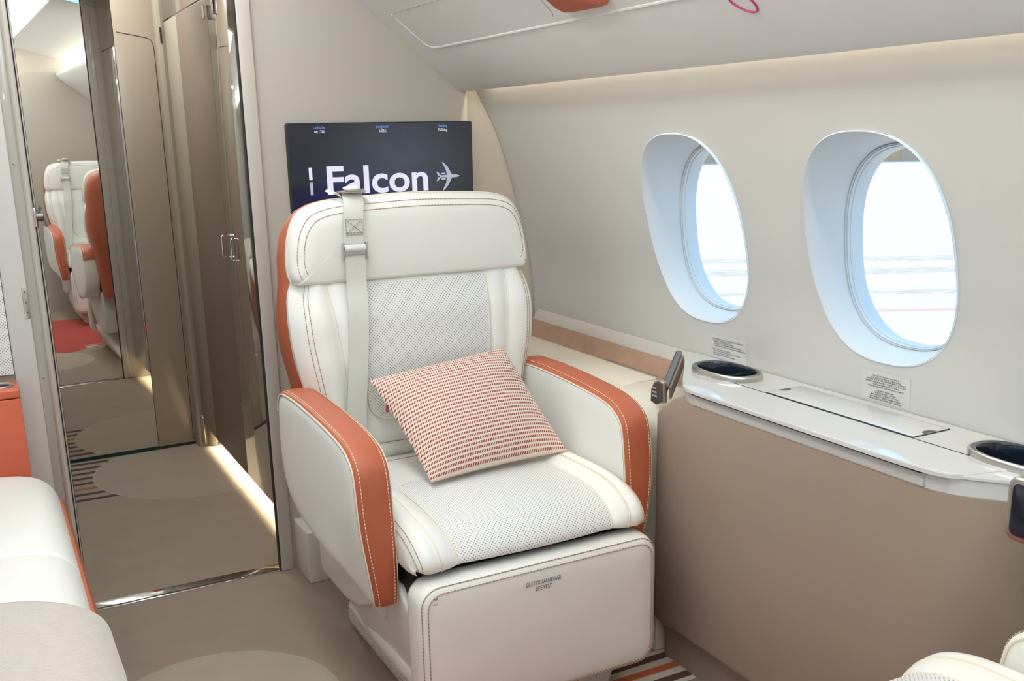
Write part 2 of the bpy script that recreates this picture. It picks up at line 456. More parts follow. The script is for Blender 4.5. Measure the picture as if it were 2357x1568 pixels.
def window(n, cy, mirror):
    fx = (lambda x: 2*CX-x) if mirror else (lambda x: x)
    root = bpy.data.objects.new('window_%d' % n, None); COL.objects.link(root)
    root.location = (fx(xw(WZ)), cy, WZ-WRZ); root['kind'] = 'structure'; root.empty_display_size = .05
    O = root.location.copy()
    def ring(sc, d, n_=72, dz=0):
        return [(fx(xw(WZ+(z-WZ)*.4)+d+ (xw(z)-xw(WZ+(z-WZ)*.4))*max(0, 1-d/.05)) - O.x, y-O.y, z+dz-O.z) for y, z in superell(cy, WZ, WRY*sc, WRZ*sc, 2.5, n_)]
    def lf(prof):
        m = MB(); m.loft([ring(a, d) for a, d in prof], cap=False); return m
    lf([(1.0, -.003), (.992, -.004), (.983, .002), (.97, .014), (.945, .040), (.922, .064), (.902, .080), (.893, .085), (.891, .0815), (.884, .0815), (.882, .088)]).build('window_liner', M['reveal'], root, sharp=70)
    lf([(.884, .086), (.876, .0845), (.871, .087), (.870, .092), (.863, .092), (.858, .095), (.856, .104), (.858, .125)]).build('window_seal', M['reveal'], root, sharp=50)
    m = MB(); r = ring(.857, .100); m.add(r, [list(range(len(r)))]); m.build('pane', M['pane'], root)
    return root
k = 1
for cy in WY:
    w = window(k, cy, False); k += 1
    if k == 2: w['label'] = 'oval window nearest the forward bulkhead'
    elif k == 3: w['label'] = 'oval window above the middle of the side cabinet'
    w['category'] = 'window'
for cy in WY:
    w = window(k, cy, True); k += 1

# breather dots on the two seals that show
# ceiling shell and valances
ARC = [(1.275, 1.40), (1.20, 1.50), (1.10, 1.60), (1.0, 1.685), (.88, 1.76), (.72, 1.815), (.50, 1.865), (CX, 1.885)]
arc = smooth_curve([(x, 0, z) for x, z in ARC], 5)
full = [(p[0], p[2]) for p in arc]+[(2*CX-p[0], p[2]) for p in arc[::-1][1:]]
cm = MB().grid(lambda u, v: (full[int(round(u))][0], v, full[int(round(u))][1]), list(range(len(full))), lin(Y0, YB+.03, 3))
struct(cm.build('ceiling', M['headliner'], recalc=False), 'white arched cabin ceiling', 'ceiling')

VAL = [(1.282, 1.320), (1.272, 1.3175), (1.262, 1.319), (1.250, 1.325), (1.23, 1.339), (1.185, 1.374), (1.123, 1.429), (1.062, 1.479), (.971, 1.548), (.90, 1.60), (.852, 1.640), (.832, 1.662), (.830, 1.676), (.842, 1.686),
       (.88, 1.690), (.97, 1.668), (1.10, 1.56), (1.20, 1.46), (1.255, 1.385), (1.278, 1.34)]
def valance(name, mirror, ya, yb):
    fx = (lambda x: 2*CX-x) if mirror else (lambda x: x)
    v = smooth_curve([(x, 0, z) for x, z in VAL], 3, True)
    o = MB().prism([(fx(p[0]), p[2]) for p in v], 1, ya, yb).build(name, M['headliner'], sharp=50)
    return struct(o)
struct(valance('trim_1', False, -.04, YB-.001), 'white overhead service panel running above the windows', 'ceiling panel')
struct(valance('trim_2', True, Y0, YB-.001), 'white overhead service panel above the divan', 'ceiling panel')

# valance underside helpers: point on the underside at (x, y), pushed out by d
def vz(x):
    t = [(.852, 1.640), (.90, 1.60), (.971, 1.548), (1.062, 1.479), (1.123, 1.429), (1.185, 1.374), (1.23, 1.339)]
    return sinterp(t, x)
VN = Vector((-.605, 0, -.796))
def vp(x, y, d=0): p = Vector((x, y, vz(x)))+VN*d; return tuple(p)
# access hatch drawn as a fine raised rim in the service panel
hatch = MB()
loop = []
for (x, y) in ((1.034, 2.565), (1.055, 2.566), (1.10, 2.563), (1.122, 2.555), (1.130, 2.535)): loop.append((x, y))
seg = [(1.132, y) for y in lin(2.50, .75, 30)]
top = [(1.027, y) for y in lin(2.55, 1.90, 12)]
hatch.tube([vp(x, y, .0004) for x, y in [(1.029, 2.560)]+loop+seg], .0035, 6, flat=.5)
o = hatch.build('hatch_rim', M['headliner'])
o2 = MB()
o2.tube([vp(x, y, .0002) for x, y in top+[(1.035, 1.885), (1.075, 1.88), (1.11, 1.884), (1.118, 1.893)]], .0008, 5)
o2 = o2.build('hatch_seam', plain('seam line', srgb(176, 172, 162), .6))
val1 = bpy.data.objects['trim_1']; o.parent = val1; o2.parent = val1
o['label'] = 'raised rim of the oxygen hatch'

# orange leather tab and magenta marking on the service panel
tb = MB()
pts = []
q = [(.97, 1.845), (1.066, 1.846), (1.098, 1.838), (1.109, 1.825), (1.112, 1.80), (1.113, 1.70), (1.111, 1.672), (1.105, 1.668), (.97, 1.69)]
A = [vp(x, y, -.004) for x, y in q]; B = [vp(x, y, .010) for x, y in q]
cxq = sum(p[0] for p in q)/len(q); cyq = sum(p[1] for p in q)/len(q)
Cc = [vp(x+(cxq-x)*.10, y+(cyq-y)*.10, .014) for x, y in q]
tb.loft([A, B, Cc], True)
tag(tb.build('ceiling_pad', M['orange'], sharp=50), 'orange leather pad on the overhead panel at the top edge', 'ceiling pad')
mg = MB()
lp = [(1.150, 1.372), (1.160, 1.364), (1.167, 1.354), (1.171, 1.344), (1.172, 1.334), (1.168, 1.326), (1.160, 1.324), (1.150, 1.328), (1.140, 1.338), (1.134, 1.352), (1.138, 1.366)]
lp = smooth_curve([vp(x, y, .0015) for x, y in lp], 5, True)
mg.tube(lp, .0016, 6, closed=True)
tag(mg.build('printed_mark', M['magenta']), 'magenta loop mark on the overhead panel by the top edge', 'marking')

# forward bulkhead
bh = MB()
ztop = 1.95
bh.box(.684, 1.282, YB, YB+.012, 0, ztop); bh.box(1.20, 1.282, YB+.012, YB+.03, 0, ztop)
bh.box(1.20, 1.56, YB+.03, YB+.055, 0, ztop)
bh.box(-1.12, .042, YB, YB+.055, 0, ztop)
bh.box(.042, .684, YB, YB+.055, 1.86, ztop)
struct(bh.build('wall_forward', M['bulkhead']), 'beige forward bulkhead behind the seat', 'wall')
# right door jamb with its dark gap
jb = MB(); jb.box(.648, .684, YB-.010, YB+.014, 0, 1.86, .003); jb.cur = 1; jb.box(.6450, .6485, YB-.006, YB+.012, 0, 1.86); jb.cur = 0
struct(jb.build('trim_3', [M['jamb'], M['gap']]), 'stone grey right jamb of the corridor doorway', 'door frame')
# left post, door trim and the edge of the pocket door
po = MB(); po.box(.043, .095, YB-.012, YB+.05, 0, 1.86, .003)
struct(po.build('trim_4', M['post']), 'white flat post left of the corridor doorway', 'door frame')
gt_ = MB(); gt_.box(.095, .118, YB-.002, YB+.05, 0, 1.86, .001); gt_.cur = 1
gt_.prism([(.1165, YB+.05), (.1165, YB-.003), (.119, YB-.0085), (.124, YB-.011), (.129, YB-.009), (.1325, YB-.004), (.1335, YB+.05)], 2, 0, 1.86)
gt_.cur = 2; gt_.box(.1335, .1352, YB-.001, YB+.05, 0, 1.86); gt_.cur = 1; gt_.box(.1352, .1385, YB+.004, YB+.05, 0, 1.86, .001); gt_.cur = 2; gt_.box(.1385, .1398, YB+.01, YB+.05, 0, 1.86)
struct(gt_.build('trim_5', [M['greytrim'], M['jamb'], M['gap']]), 'grey moulded left jamb of the corridor doorway', 'door frame')
# hinge plate, screws, latch
hp = thing('hinge_plate', 'small grey metal plate screwed to the left door jamb', 'hinge plate', (.0905, YB-.013, .80))
m = MB(); m.box(-.0075, .0045, -.0012, .002, -.008, .068, .0008); m.build('plate', M['satin'], hp)
for z in (.006, .030, .056):
    MB().lathe([(.0022, 0), (.0022, -.0012), (.0008, -.0014)], (-.0015, -.001, z), 10, 1).build('screw', M['steel_dark'], hp)
for x, z, lab in ((.1045, 1.154, 'small screw high on the left door jamb'), (.1045, .640, 'small screw low on the left door jamb')):
    m = MB(); m.lathe([(.0045, 0), (.0045, -.0008), (.004, -.0012)], (0, 0, 0), 14, 1); m.cur = 1; m.lathe([(.0015, -.001), (.0015, -.0016)], (0, 0, 0), 8, 1)
    o = m.build('screw_cap', [M['greytrim'], M['steel_dark']]); o.location = (x, YB-.0015, z); tag(o, lab, 'screw')
la = thing('door_latch', 'dark metal latch hook on the pocket door edge', 'latch', (.137, YB, 1.03))
MB().box(-.006, .001, -.008, .012, -.024, .022, .002).build('strike_plate', M['satin'], la)
MB().lathe([(.011, 0), (.011, .015), (.009, .017)], (.0, .0, .0), 16, 0).build('bolt', M['steel_dark'], la)
m = MB(); m.prism([(.004, .014), (.010, .026), (.016, .018), (.009, .012)], 1, -.004, .004); m.prism([(.012, -.008), (.019, -.006), (.021, -.020), (.024, -.022), (.023, -.025), (.017, -.023), (.015, -.012)], 1, -.004, .004)
m.build('hook', M['steel_dark'], la)

# perforated wall pad left of the post
pp = MB(); pp.grid(lambda u, v: (u, YB-.014-.004*math.sin(PI*min(1, max(0, (u+.55)/.59))), v), lin(-.55, .0415, 10), lin(.66, 1.02, 8), lambda u, v: (u, v))
pp.cur = 1; pp.box(-.55, .0415, YB-.0135, YB+.0, .66, 1.02, .002)
tag(pp.build('wall_pad', [M['perf'], M['leather']]), 'perforated white leather pad on the bulkhead above the orange console', 'wall pad')

# threshold
tr_ = MB(); tr_.box(.12, .655, YB-.004, YB+.044, -.01, .004, .0015); tr_.cur = 1; tr_.box(.12, .655, YB+.003, YB+.0055, .003, .0045)
struct(tr_.build('trim_6', [M['chrome'], M['gap']]), 'polished metal threshold strip of the corridor doorway', 'threshold')

# ---- corridor
TW = math.radians(1.1)
def mw(u, d, z):     # point on the tilted end wall: u along, d towards the cabin
    return (.45+(u-.45)*math.cos(TW)+d*math.sin(TW), 4.046+(u-.45)*math.sin(TW)-d*math.cos(TW), z)
mr = thing('wall_mirror', 'tall frameless mirror closing the end of the corridor', 'mirror', mw(.33, 0, 0), TW)
m = MB(); m.box(-.23, .2105, 0, .008, .014, 1.93); m.build('mirror_glass', M['mirror'], mr)
m = MB(); m.box(-.23, .2105, -.003, .009, .001, .0135); m.build('glass_edge', M['glass_edge'], mr)
pn = thing('lacquer_door', 'pale taupe lacquered door panel beside the corridor mirror', 'door', mw(.613, 0, 0), TW)
m = MB(); m.box(-.0705, .075, .0, .02, .010, 1.93, .0015); m.cur = 1; m.box(-.0725, -.0705, .001, .02, .0, 1.86); m.box(-.07, .075, -.001, .018, .0, .011)
m.build('door_leaf', [M['lacquer_pale'], M['gap']], pn)
m = MB(); m.tube([(.066, -.0005, z) for z in lin(.02, 1.52, 12)]+[(.064, -.0005, 1.545), (.056, -.0005, 1.562), (.04, -.0005, 1.568), (-.06, -.0005, 1.585)], .0012, 5); m.build('groove', M['gap'], pn)
cp = MB()
prof = [(.686, 4.00), (.690, 3.992), (.700, 3.988), (.712, 3.990), (.722, 3.994), (.728, 3.985), (.738, 3.974), (.750, 3.970), (.760, 3.975), (.764, 3.99), (.764, 4.10), (.686, 4.10)]
cp.prism(prof, 2, 0, 1.95)
struct(cp.build('trim_7', M['moulding'], sharp=30), 'khaki moulded corner post at the corridor end', 'moulding')
m = MB(); m.box(.703, .716, 3.972, 3.990, .012, .135, .006, 4); m.cur = 1; m.box(.7055, .7135, 3.968, 3.975, .02, .127, .003)
tag(m.build('door_stop', [M['moulding'], M['satin']]), 'slim upright door stop at the foot of the corner post', 'door stop')
m = MB(); m.box(.694, .700, 3.985, 3.99, 1.545, 1.60, .001); tag(m.build('slot_vent', M['gap']), 'narrow dark slot high on the corner post', 'vent')
# right-hand corridor wardrobes
WX = .712
wd = thing('wardrobe', 'glossy taupe wardrobe along the right of the corridor', 'cabinet', (WX, 3.36, 0))
def WL(mb, name, mat, par=None):
    mb.v = [(x-WX, y-3.36, z) for x, y, z in mb.v]; return mb.build(name, mat, par or wd)
WL(MB().box(WX+.012, WX+.30, 2.672, 4.0, .098, 1.95), 'carcass', M['lacquer'])
WL(MB().box(WX+.085, WX+.30, 2.672, 4.0, 0, .098), 'plinth', M['lacquer_pale'])
d1 = WL(MB().box(WX, WX+.0118, 2.674, 3.262, .095, 1.618, .0015), 'door', M['lacquer'])
d2 = WL(MB().box(WX, WX+.0118, 3.266, 3.755, .095, 1.618, .0015), 'door', M['lacquer_satin'])
WL(MB().box(WX, WX+.0118, 3.760, 3.995, .095, 1.618, .0015), 'filler_panel', M['moulding'])
WL(MB().box(WX, WX+.0118, 2.674, 3.995, 1.622, 1.95, .0015), 'header_panel', M['lacquer'])
for par, y in ((d1, 3.185), (d2, 3.312)):
    m = MB(); m.tube([(-.001, y-3.36, .828), (-.005, y-3.36, .829), (-.007, y-3.36, .834), (-.007, y-3.36, .892), (-.005, y-3.36, .897), (-.001, y-3.36, .898)], .0026, 8)
    m.build('handle', M['chrome'], par)
    m = MB(); m.box(-.003, .0, y-3.36-.008, y-3.36+.008, 1.56, 1.60, .001); m.build('catch', M['satin'], par)
# left side and lid of the corridor
cl = MB(); cl.box(.06, .10, YB+.055, 4.2, 0, 1.95); struct(cl.build('wall_corridor_left', M['tan']))
cl = MB(); cl.box(.06, 1.05, YB+.03, 4.25, 1.95, 1.99); struct(cl.build('ceiling_corridor', M['headliner']))
cl = MB(); cl.box(.06, 1.05, 4.16, 4.2, 0, 1.96); struct(cl.build('wall_corridor_end', M['lacquer_pale']))

# aft bulkhead and the rear end of the cabin behind the camera
cl = MB(); cl.box(.42, 1.56, -.09, -.05, 0, 1.95); struct(cl.build('wall_aft', M['bulkhead']))
cl = MB(); cl.box(-1.12, 1.56, Y0-.04, Y0, 0, 1.95); struct(cl.build('wall_rear', M['wall']))

# ---- screen on the bulkhead
SX0, SX1, SZ1, SZ0, SY = .751, 1.284, 1.2367, .934, 2.631
tv = thing('monitor', 'flat bulkhead monitor showing white lettering on a dark starfield', 'screen', ((SX0+SX1)/2, SY, SZ0))
OX, OZ = (SX0+SX1)/2, SZ0
m = MB(); m.prism(rrect(SX0-OX, SX1-OX, 0, SZ1-SZ0, .006), 1, .001, .0235, .002); m.build('housing', M['dark'], tv)
W_, H_ = SX1-SX0, SZ1-SZ0
m = MB(); m.grid(lambda u, v: (SX0-OX+.002+u*(W_-.004), .0, .002+v*(H_-.004)), lin(0, 1, 2), lin(0, 1, 2)); scr = m.build('display', M['screen'], tv)
# layout measured on the screen face, metres from its top left corner
def S(x, y, lift=.0006): return (SX0-OX+x, -lift, SZ1-SZ0-y)
def fit_text(mb, txt, x0, x1, yb, cap, fn, bold=0.0, res=2, ref='F'):
    """lay a line of text between x0 and x1 on baseline yb (y down) with the given capital height"""
    vs, fs = text2d(txt, 1.0, 'LEFT', bold, 1.0, res)
    lo, hi = min(v[0] for v in vs), max(v[0] for v in vs)
    cv, _ = text2d(ref, 1.0, 'LEFT', bold, 1.0, res); h0, h1 = min(v[1] for v in cv), max(v[1] for v in cv)
    mb.add([fn(x0+(x-lo)/(hi-lo)*(x1-x0), yb-(y-h0)/(h1-h0)*cap) for x, y in vs], fs)
tx = MB()
fit_text(tx, 'Falcon', .0988, .3915, .187, .0742, lambda x, y: S(x, y), .020, 4)
tx.build('lettering', M['scr_white'], scr, recalc=False)
for (x0, x1, y0, y1, mm) in ((.0503, .0592, .1138, .1466, 'scr_white'), (.0515, .0593, .1525, .186, 'scr_dim')):
    tx = MB(); tx.add([S(x0, y1), S(x1, y1), S(x1, y0), S(x0, y0)], [[0, 1, 2, 3]])
    tx.build('letter_bar', M[mm], scr, recalc=False)
tx = MB()
px, py = .4500, .1501
def poly(mb, P): mb.add([S(px+x, py-y) for x, y in P], [list(range(len(P)))])
fus = [(-.022, .0026), (.020, .0042), (.032, .0032), (.0402, 0), (.032, -.0032), (.020, -.0042), (-.022, -.0026)]
poly(tx, fus[::-1])
for s in (1, -1):
    q = [(.016, .003*s), (.004, .024*s), (-.0075, .036*s), (-.0145, .0400*s), (-.0125, .034*s), (-.004, .020*s), (.000, .003*s)]; poly(tx, q if s < 0 else q[::-1])
    q = [(-.018, .002*s), (-.0275, .0125*s), (-.0325, .0128*s), (-.0285, .002*s)]; poly(tx, q if s < 0 else q[::-1])
    q = [(-.004, .0050*s), (-.017, .0055*s), (-.018, .0095*s), (-.005, .0095*s)]; poly(tx, q if s < 0 else q[::-1])
tx.build('aircraft_icon', M['scr_dim'], scr, recalc=False)
tb_, tw_ = MB(), MB()
for x, a, b_, w1, w2 in ((.0855, 'Latitude', '46:13N', .0155, .0137), (.263, 'Longitude', '6:05E', .0175, .0105), (.441, 'Heading', '78.0deg', .0145, .0143)):
    tb_, tw_ = MB(), MB(); fit_text(tb_, a, x-w1, x+w1, .0152, .0078, lambda p, q: S(p, q), .0)
    fit_text(tw_, b_, x-w2, x+w2, .0265, .0078, lambda p, q: S(p, q), .004)
    tb_.build('caption', M['scr_blue'], scr, recalc=False); tw_.build('reading', M['scr_white'], scr, recalc=False)
# white duct box on the floor by the jamb
m = MB(); m.box(-.03, .13, -.065, .065, 0, .150, .003); o = m.build('duct_box', M['plastic']); o.location = (.724, 2.588, 0)
tag(o, 'white duct box on the floor behind the seat', 'box')

# ------------------------------------------------------------------ cabin seat (local frame: x right, y back, z up; faces -y)
HX, HY = .912, 1.92           # where the seat stands
WO, WI = .3406, .2695         # arm outer and inner faces
def seat(label, loc, rz, belt_side, detail=True, drop=(0, 0)):
    root = thing('cabin_seat', label, 'seat', loc, rz, 'club seats facing each other')
    Yl = lambda y: y-HY
    # --- back shell
    wtab = [(.38, .262), (.50, .272), (.62, .287), (.70, .302), (.76, .309), (.82, .306), (.87, .300), (.93, .299), (.98, .290), (1.01, .276), (1.035, .256), (1.05, .228), (1.058, .19)]
    rings = []
    for z in [.38, .45, .55, .62, .70, .76, .82, .87, .93, .98, 1.01, 1.035, 1.05, 1.058]:
        w_ = sinterp(wtab, z); yf = 2.19 if z < .86 else 2.232; yb = interp([(.38, 2.34), (.7, 2.375), (1.0, 2.355), (1.058, 2.33)], z)
        rings.append([(x, Yl(y), z) for x, y in rrect(-w_, w_, yf, yb, .055, 5)])
    MB().loft(rings).build('back_shell', M['orange'], root, sharp=60)
    # --- backrest cushion
    btab = [(.435, .240), (.50, .262), (.56, .272), (.633, .288), (.70, .303), (.76, .310), (.82, .309), (.85, .303), (.875, .292), (.905, .28)]
    def byc(z): return interp([(.43, 2.200), (.45, 2.165), (.48, 2.145), (.494, 2.150), (.51, 2.136), (.56, 2.138), (.70, 2.134), (.80, 2.145), (.875, 2.176), (.905, 2.20)], z)
    def bw(z): return sinterp(btab, z)
    def cols(ws, nseg):
        out = []
        for k in range(len(ws)-1):
            for i in range(nseg): out.append((k, i/nseg))
        out.append((len(ws)-2, 1.0)); return out
    w1b = lambda z: interp([(.43, .150), (.56, .155), (.87, .172)], z)
    w2b = lambda z: interp([(.43, .186), (.67, .205), (.87, .226)], z)
    def back_pt(kk, z):
        k, t = kk; ws = [-bw(z), -w2b(z), -w1b(z), w1b(z), w2b(z), bw(z)]
        x = ws[k]+(ws[k+1]-ws[k])*t; y = byc(z); e = math.sin(PI*t)
        if k == 2: y += .004-.006*e
        elif k in (1, 3): y += .003-.007*e
        else:
            q = 1-t if k == 0 else t        # 0 at the seam, 1 at the outer edge
            y += .003+.050*(1-math.sqrt(max(0, 1-q**2.2)))-.012*math.sin(PI*min(1, q*1.15))*(1-q*.4)
        return (x, Yl(y), z)
    zs = [.435, .445, .455, .47, .482, .490, .494, .498, .506, .52]+lin(.54, .84, 18)+[.855, .867, .875, .89, .905]
    cc_ = cols([0]*6, 9)
    m = MB(); m.grid(lambda u, v: back_pt(cc_[int(u)], v), list(range(len(cc_))), zs, lambda u, v: (back_pt(cc_[int(u)], v)[0], v))
    for s in (0, len(cc_)-1):     # wrapped sides
        m.grid(lambda u, v: (back_pt(cc_[s], v)[0]*(1.0 if u < .5 else .985), back_pt(cc_[s], v)[1]+u*.045, v), [0, .3, .6, 1], zs)
    back = m.build('backrest', M['leather'], root, sharp=60)
    # perforated centre panel with rounded lower corners
    def ins_w(z): 
        r = .045; zb = .556
        w_ = w1b(z)-.002
        if z < zb+r: w_ = w_-r+math.sqrt(max(0, r*r-(zb+r-z)**2))
        return w_
    iz = [.556, .5565, .558, .561, .566, .573, .582, .592, .601]+lin(.62, .872, 16)
    def ins_pt(u, z):
        w_ = ins_w(z); x = u*w_; xr = x/(w1b(z)); return (x, Yl(byc(z)-.0015-.005*math.cos(xr*PI/2)), z)
    m = MB(); m.grid(ins_pt, lin(-1, 1, 17), iz, lambda u, z: (u*ins_w(z), z)); m.build('perforated_panel', M['perf'], back, sharp=60)
    if detail:
        ed = [ins_pt(-1, z) for z in iz[::-1]]+[ins_pt(u, iz[0]) for u in lin(-1, 1, 9)]+[ins_pt(1, z) for z in iz]
        MB().tube(ed, .0016, 6).build('piping', M['piping'], back)
        for s in (-1, 1):
            MB().tube([back_pt((1 if s < 0 else 3, 0.0 if s < 0 else 1.0), z) for z in zs[9:]], .0018, 6).build('seam_piping', M['piping'], back)
        m = MB()
        for s in (-1, 1):
            for q in (.62, .72): m.tube([(lambda p: (p[0], p[1]-.0008, p[2]))(back_pt((0, 1-q) if s < 0 else (4, q), z)) for z in zs[9:]], .0008, 5)
        m.tube([(u, Yl(byc(.494)-.001), .494) for u in lin(-.24, .24, 24)], .0008, 5)
        m.build('stitching', M['stitch_brown'], back)
    # --- headrest
    hp_ = [(-.277, .8765), (-.292, .882), (-.300, .896), (-.302, .930), (-.298, .968), (-.289, 1.004), (-.270, 1.036), (-.240, 1.053), (-.19, 1.062), (-.10, 1.067), (0, 1.070), (.10, 1.067),
           (.19, 1.062), (.238, 1.053), (.266, 1.036), (.284, 1.004), (.294, .968), (.300, .930), (.298, .896), (.290, .882), (.276, .8765), (.15, .8745), (0, .874), (-.15, .8745)]
    ho = smooth_curve([(x, 0, z) for x, z in hp_], 4, True)
    hc = (0, .965)
    def hring(d, y, bulge=0.0):
        sx, sz = max(.02, 1-d/.302), max(.02, 1-d/.099); out = []
        for p in ho:
            q = min(1, max(0, (p[2]-.876)/.06)); q = q*q*(3-2*q); r = .015+.030*q
            t = min(1, d/r); yy = 2.212-.045*(max(0, 1-(1-t)**2.3))**(1/2.3)-bulge if y is None else y
            out.append((p[0]*sx, Yl(yy), hc[1]+(p[2]-hc[1])*sz))
        return out
    rs = [hring(.009, 2.245), hring(.0015, 2.236)]+[hring(d, None, bl) for d, bl in ((0, 0), (.0008, 0), (.002, 0), (.004, 0), (.007, 0), (.011, .0005), (.016, .001), (.023, .002), (.032, .0035), (.045, .005), (.06, .006), (.08, .007), (.095, .0072))]
    head = MB().loft(rs).build('headrest', M['leather'], root, sharp=70)
    if detail:
        m = MB()
        idx = [i for i, p in enumerate(ho) if p[2] > .884]
        for d in (.013, .026):
            r = [(p[0], p[1]-.0006, p[2]) for p in hring(d, None, .0008 if d < .02 else .0026)]; st_i = [i for i in range(len(ho)) if i in idx]
            m.tube([r[i] for i in st_i], .0008, 5)
        m.build('stitching', M['stitch_brown'], head)
        r = hring(-.0008, 2.213); MB().tube([r[i] for i in idx], .0022, 6).build('piping', M['piping'], head)
    # --- seat cushion
    path = smooth_curve([(2.17, .452), (2.10, .462), (2.0, .464), (1.90, .465), (1.82, .466), (1.75, .464), (1.69, .456), (1.648, .440), (1.625, .419), (1.619, .403), (1.630, .396)], 5)
    L = [0]
    for a, c in zip(path, path[1:]): L.append(L[-1]+math.hypot(c[0]-a[0], c[1]-a[1]))
    NP = len(path); t_ = [i/(NP-1) for i in range(NP)]
    def nrm(i):
        a, c = path[max(0, i-1)], path[min(NP-1, i+1)]; dy, dz = c[0]-a[0], c[1]-a[1]; l = math.hypot(dy, dz); return (dz/l, -dy/l)
    def cw(i):
        t = t_[i]; wo = interp([(0, .266), (.7, .268), (1, .259)], t); w1 = interp([(0, .180), (.55, .186), (1, .173)], t); w2 = interp([(0, .216), (.55, .224), (1, .211)], t); return wo, w2, w1
    def cush(kk, i):
        k, t = kk; wo, w2, w1 = cw(i); ws = [-wo, -w2, -w1, w1, w2, wo]; x = ws[k]+(ws[k+1]-ws[k])*t; e = math.sin(PI*t)
        f_ = interp([(0, .3), (.25, 1), (.8, 1), (1, .25)], t_[i]); h = 0
        if k == 2: h = -.002+.004*e
        elif k in (1, 3):
            q = t if k == 3 else 1-t; h = -.002+.013*q+.003*e
        else:
            q = t if k == 4 else 1-t; h = .009+.006*e-.028*(1-math.sqrt(max(0, 1-q**3)))
        n = nrm(i); return (x, Yl(path[i][0]+n[0]*h*f_), path[i][1]+n[1]*h*f_)
    m = MB(); m.grid(lambda u, v: cush(cc_[int(u)], int(v)), list(range(len(cc_))), list(range(NP)), lambda u, v: (cush(cc_[int(u)], int(v))[0], L[int(v)]))
    for s in (0, len(cc_)-1):
        m.grid(lambda u, v: (lambda p: (p[0]+(.002 if s == 0 else -.002)*u*4*(1-u)*-1, p[1], p[2]+(min(p[2], .393)-p[2])*u))(cush(cc_[s], int(v))), [0, .25, .5, .75, 1], list(range(NP)))
    cushion = m.build('seat_cushion', M['leather'], root, sharp=60)
    i0 = max(i for i in range(NP) if path[i][0] > 1.93)
    def cins(u, i):
        wo, w2, w1 = cw(i); r = .04; d = L[i]-L[i0]; w_ = w1-.002
        if d < r: w_ = w_-r+math.sqrt(max(0, r*r-(r-d)**2))
        n = nrm(i); h = -.002+.004*math.cos(u*PI/2)+.0016; return (u*w_, Yl(path[i][0]+n[0]*h), path[i][1]+n[1]*h)
    m = MB(); ir = list(range(i0, NP)); m.grid(lambda u, v: cins(u, int(v)), lin(-1, 1, 17), ir, lambda u, v: (cins(u, int(v))[0], L[int(v)])); m.build('perforated_panel', M['perf'], cushion, sharp=60)
    if detail:
        m = MB()
        for s in (-1, 1):
            MB().tube([cins(s, i) for i in ir], .0014, 6).build('panel_piping', M['piping'], cushion); MB().tube([cush((1, 0) if s < 0 else (3, 1.0), i) for i in range(3, NP)], .0018, 6).build('seam_piping', M['piping'], cushion)
        m = MB()
        for s in (-1, 1):
            for q in (.93, .80): m.tube([(lambda p: (p[0], p[1]-.0006, p[2]+.0008))(cush((0, 1-q) if s < 0 else (4, q), i)) for i in range(8, NP)], .0008, 5)
        m.tube([(x, Yl(2.105), .4632) for x in lin(-.17, .17, 16)], .0009, 5)
        m.build('stitching', M['stitch_brown'], cushion)
    # --- armrests
    top = [(2.245, .585), (2.236, .612), (2.215, .631), (2.172, .6385), (2.10, .641), (2.037, .640), (1.936, .636), (1.845, .629), (1.785, .620), (1.75, .606), (1.727, .585), (1.7175, .552), (1.711, .499), (1.706, .44), (1.704, .38), (1.708, .325), (1.714, .308)]
    tops = smooth_curve([(y, 0, z) for y, z in top], 3); tops = [(p[0], p[2]) for p in tops]
    bot = [(1.735, .303), (1.79, .322), (1.86, .338), (1.95, .346), (2.04, .352), (2.12, .362), (2.18, .380), (2.225, .415), (2.246, .46), (2.252, .52)]
    bots = [(p[0], p[2]) for p in smooth_curve([(y, 0, z) for y, z in bot], 3)]
    def xo(z, y=1.7):
        ss = lambda t: (lambda q: q*q*(3-2*q))(min(1, max(0, t)))
        return WO-sinterp([(.29, .0265), (.318, .022), (.38, .0126), (.448, .004), (.50, .0005), (.54, 0), (.66, 0)], z)*ss((1.95-y)/.24)
    for s in (-1, 1):
        out = tops+bots
        cy, cz = 1.98, .47
        def Rx(d, k): return [(s*(xo(cz+(z-cz)*k, cy+(y-cy)*k)-d), Yl(cy+(y-cy)*k), cz+(z-cz)*k) for y, z in out]
        def Ri(d, k): return [(s*(WI+d), Yl(cy+(y-cy)*k), cz+(z-cz)*k) for y, z in out]
        rings = [Rx(-.003, .02), Rx(-.003, .3), Rx(-.003, .5), Rx(-.003, .7), Rx(-.003, .85), Rx(-.0015, .95), Rx(.001, .985), Rx(.004, .995), Ri(.004, .995), Ri(.001, .985), Ri(-.0005, .95), Ri(-.001, .8), Ri(-.001, .02)]
        arm = MB().loft(rings).build('armrest', M['leather'], root, sharp=70); arm.location.z = -drop[0 if s < 0 else 1]
        # orange cap strip
        nt = len(tops)
        def tn(i):
            a, c = tops[max(0, i-1)], tops[min(nt-1, i+1)]; dy, dz = c[0]-a[0], c[1]-a[1]; l = math.hypot(dy, dz); return (dz/l, -dy/l)
        rows = []
        for i, (y, z) in enumerate(tops):
            n = tn(i); row = []; o_ = xo(z, y)
            for x, h in ((o_-.0005, -.010), (o_, -.002), (o_-.003, .003), (o_-.010, .0055), ((o_+WI)/2, .0070), (WI+.010, .0055), (WI+.003, .003), (WI, -.002), (WI+.0005, -.010)):
                row.append((s*x, Yl(y+n[0]*h), z+n[1]*h))
            rows.append(row)
        m = MB(); m.loft(rows, cap=True, closed=True); lowered = drop[0 if s < 0 else 1] > 0
        cap = m.build('arm_cap', M['leather' if lowered else 'orange'], arm, sharp=60)
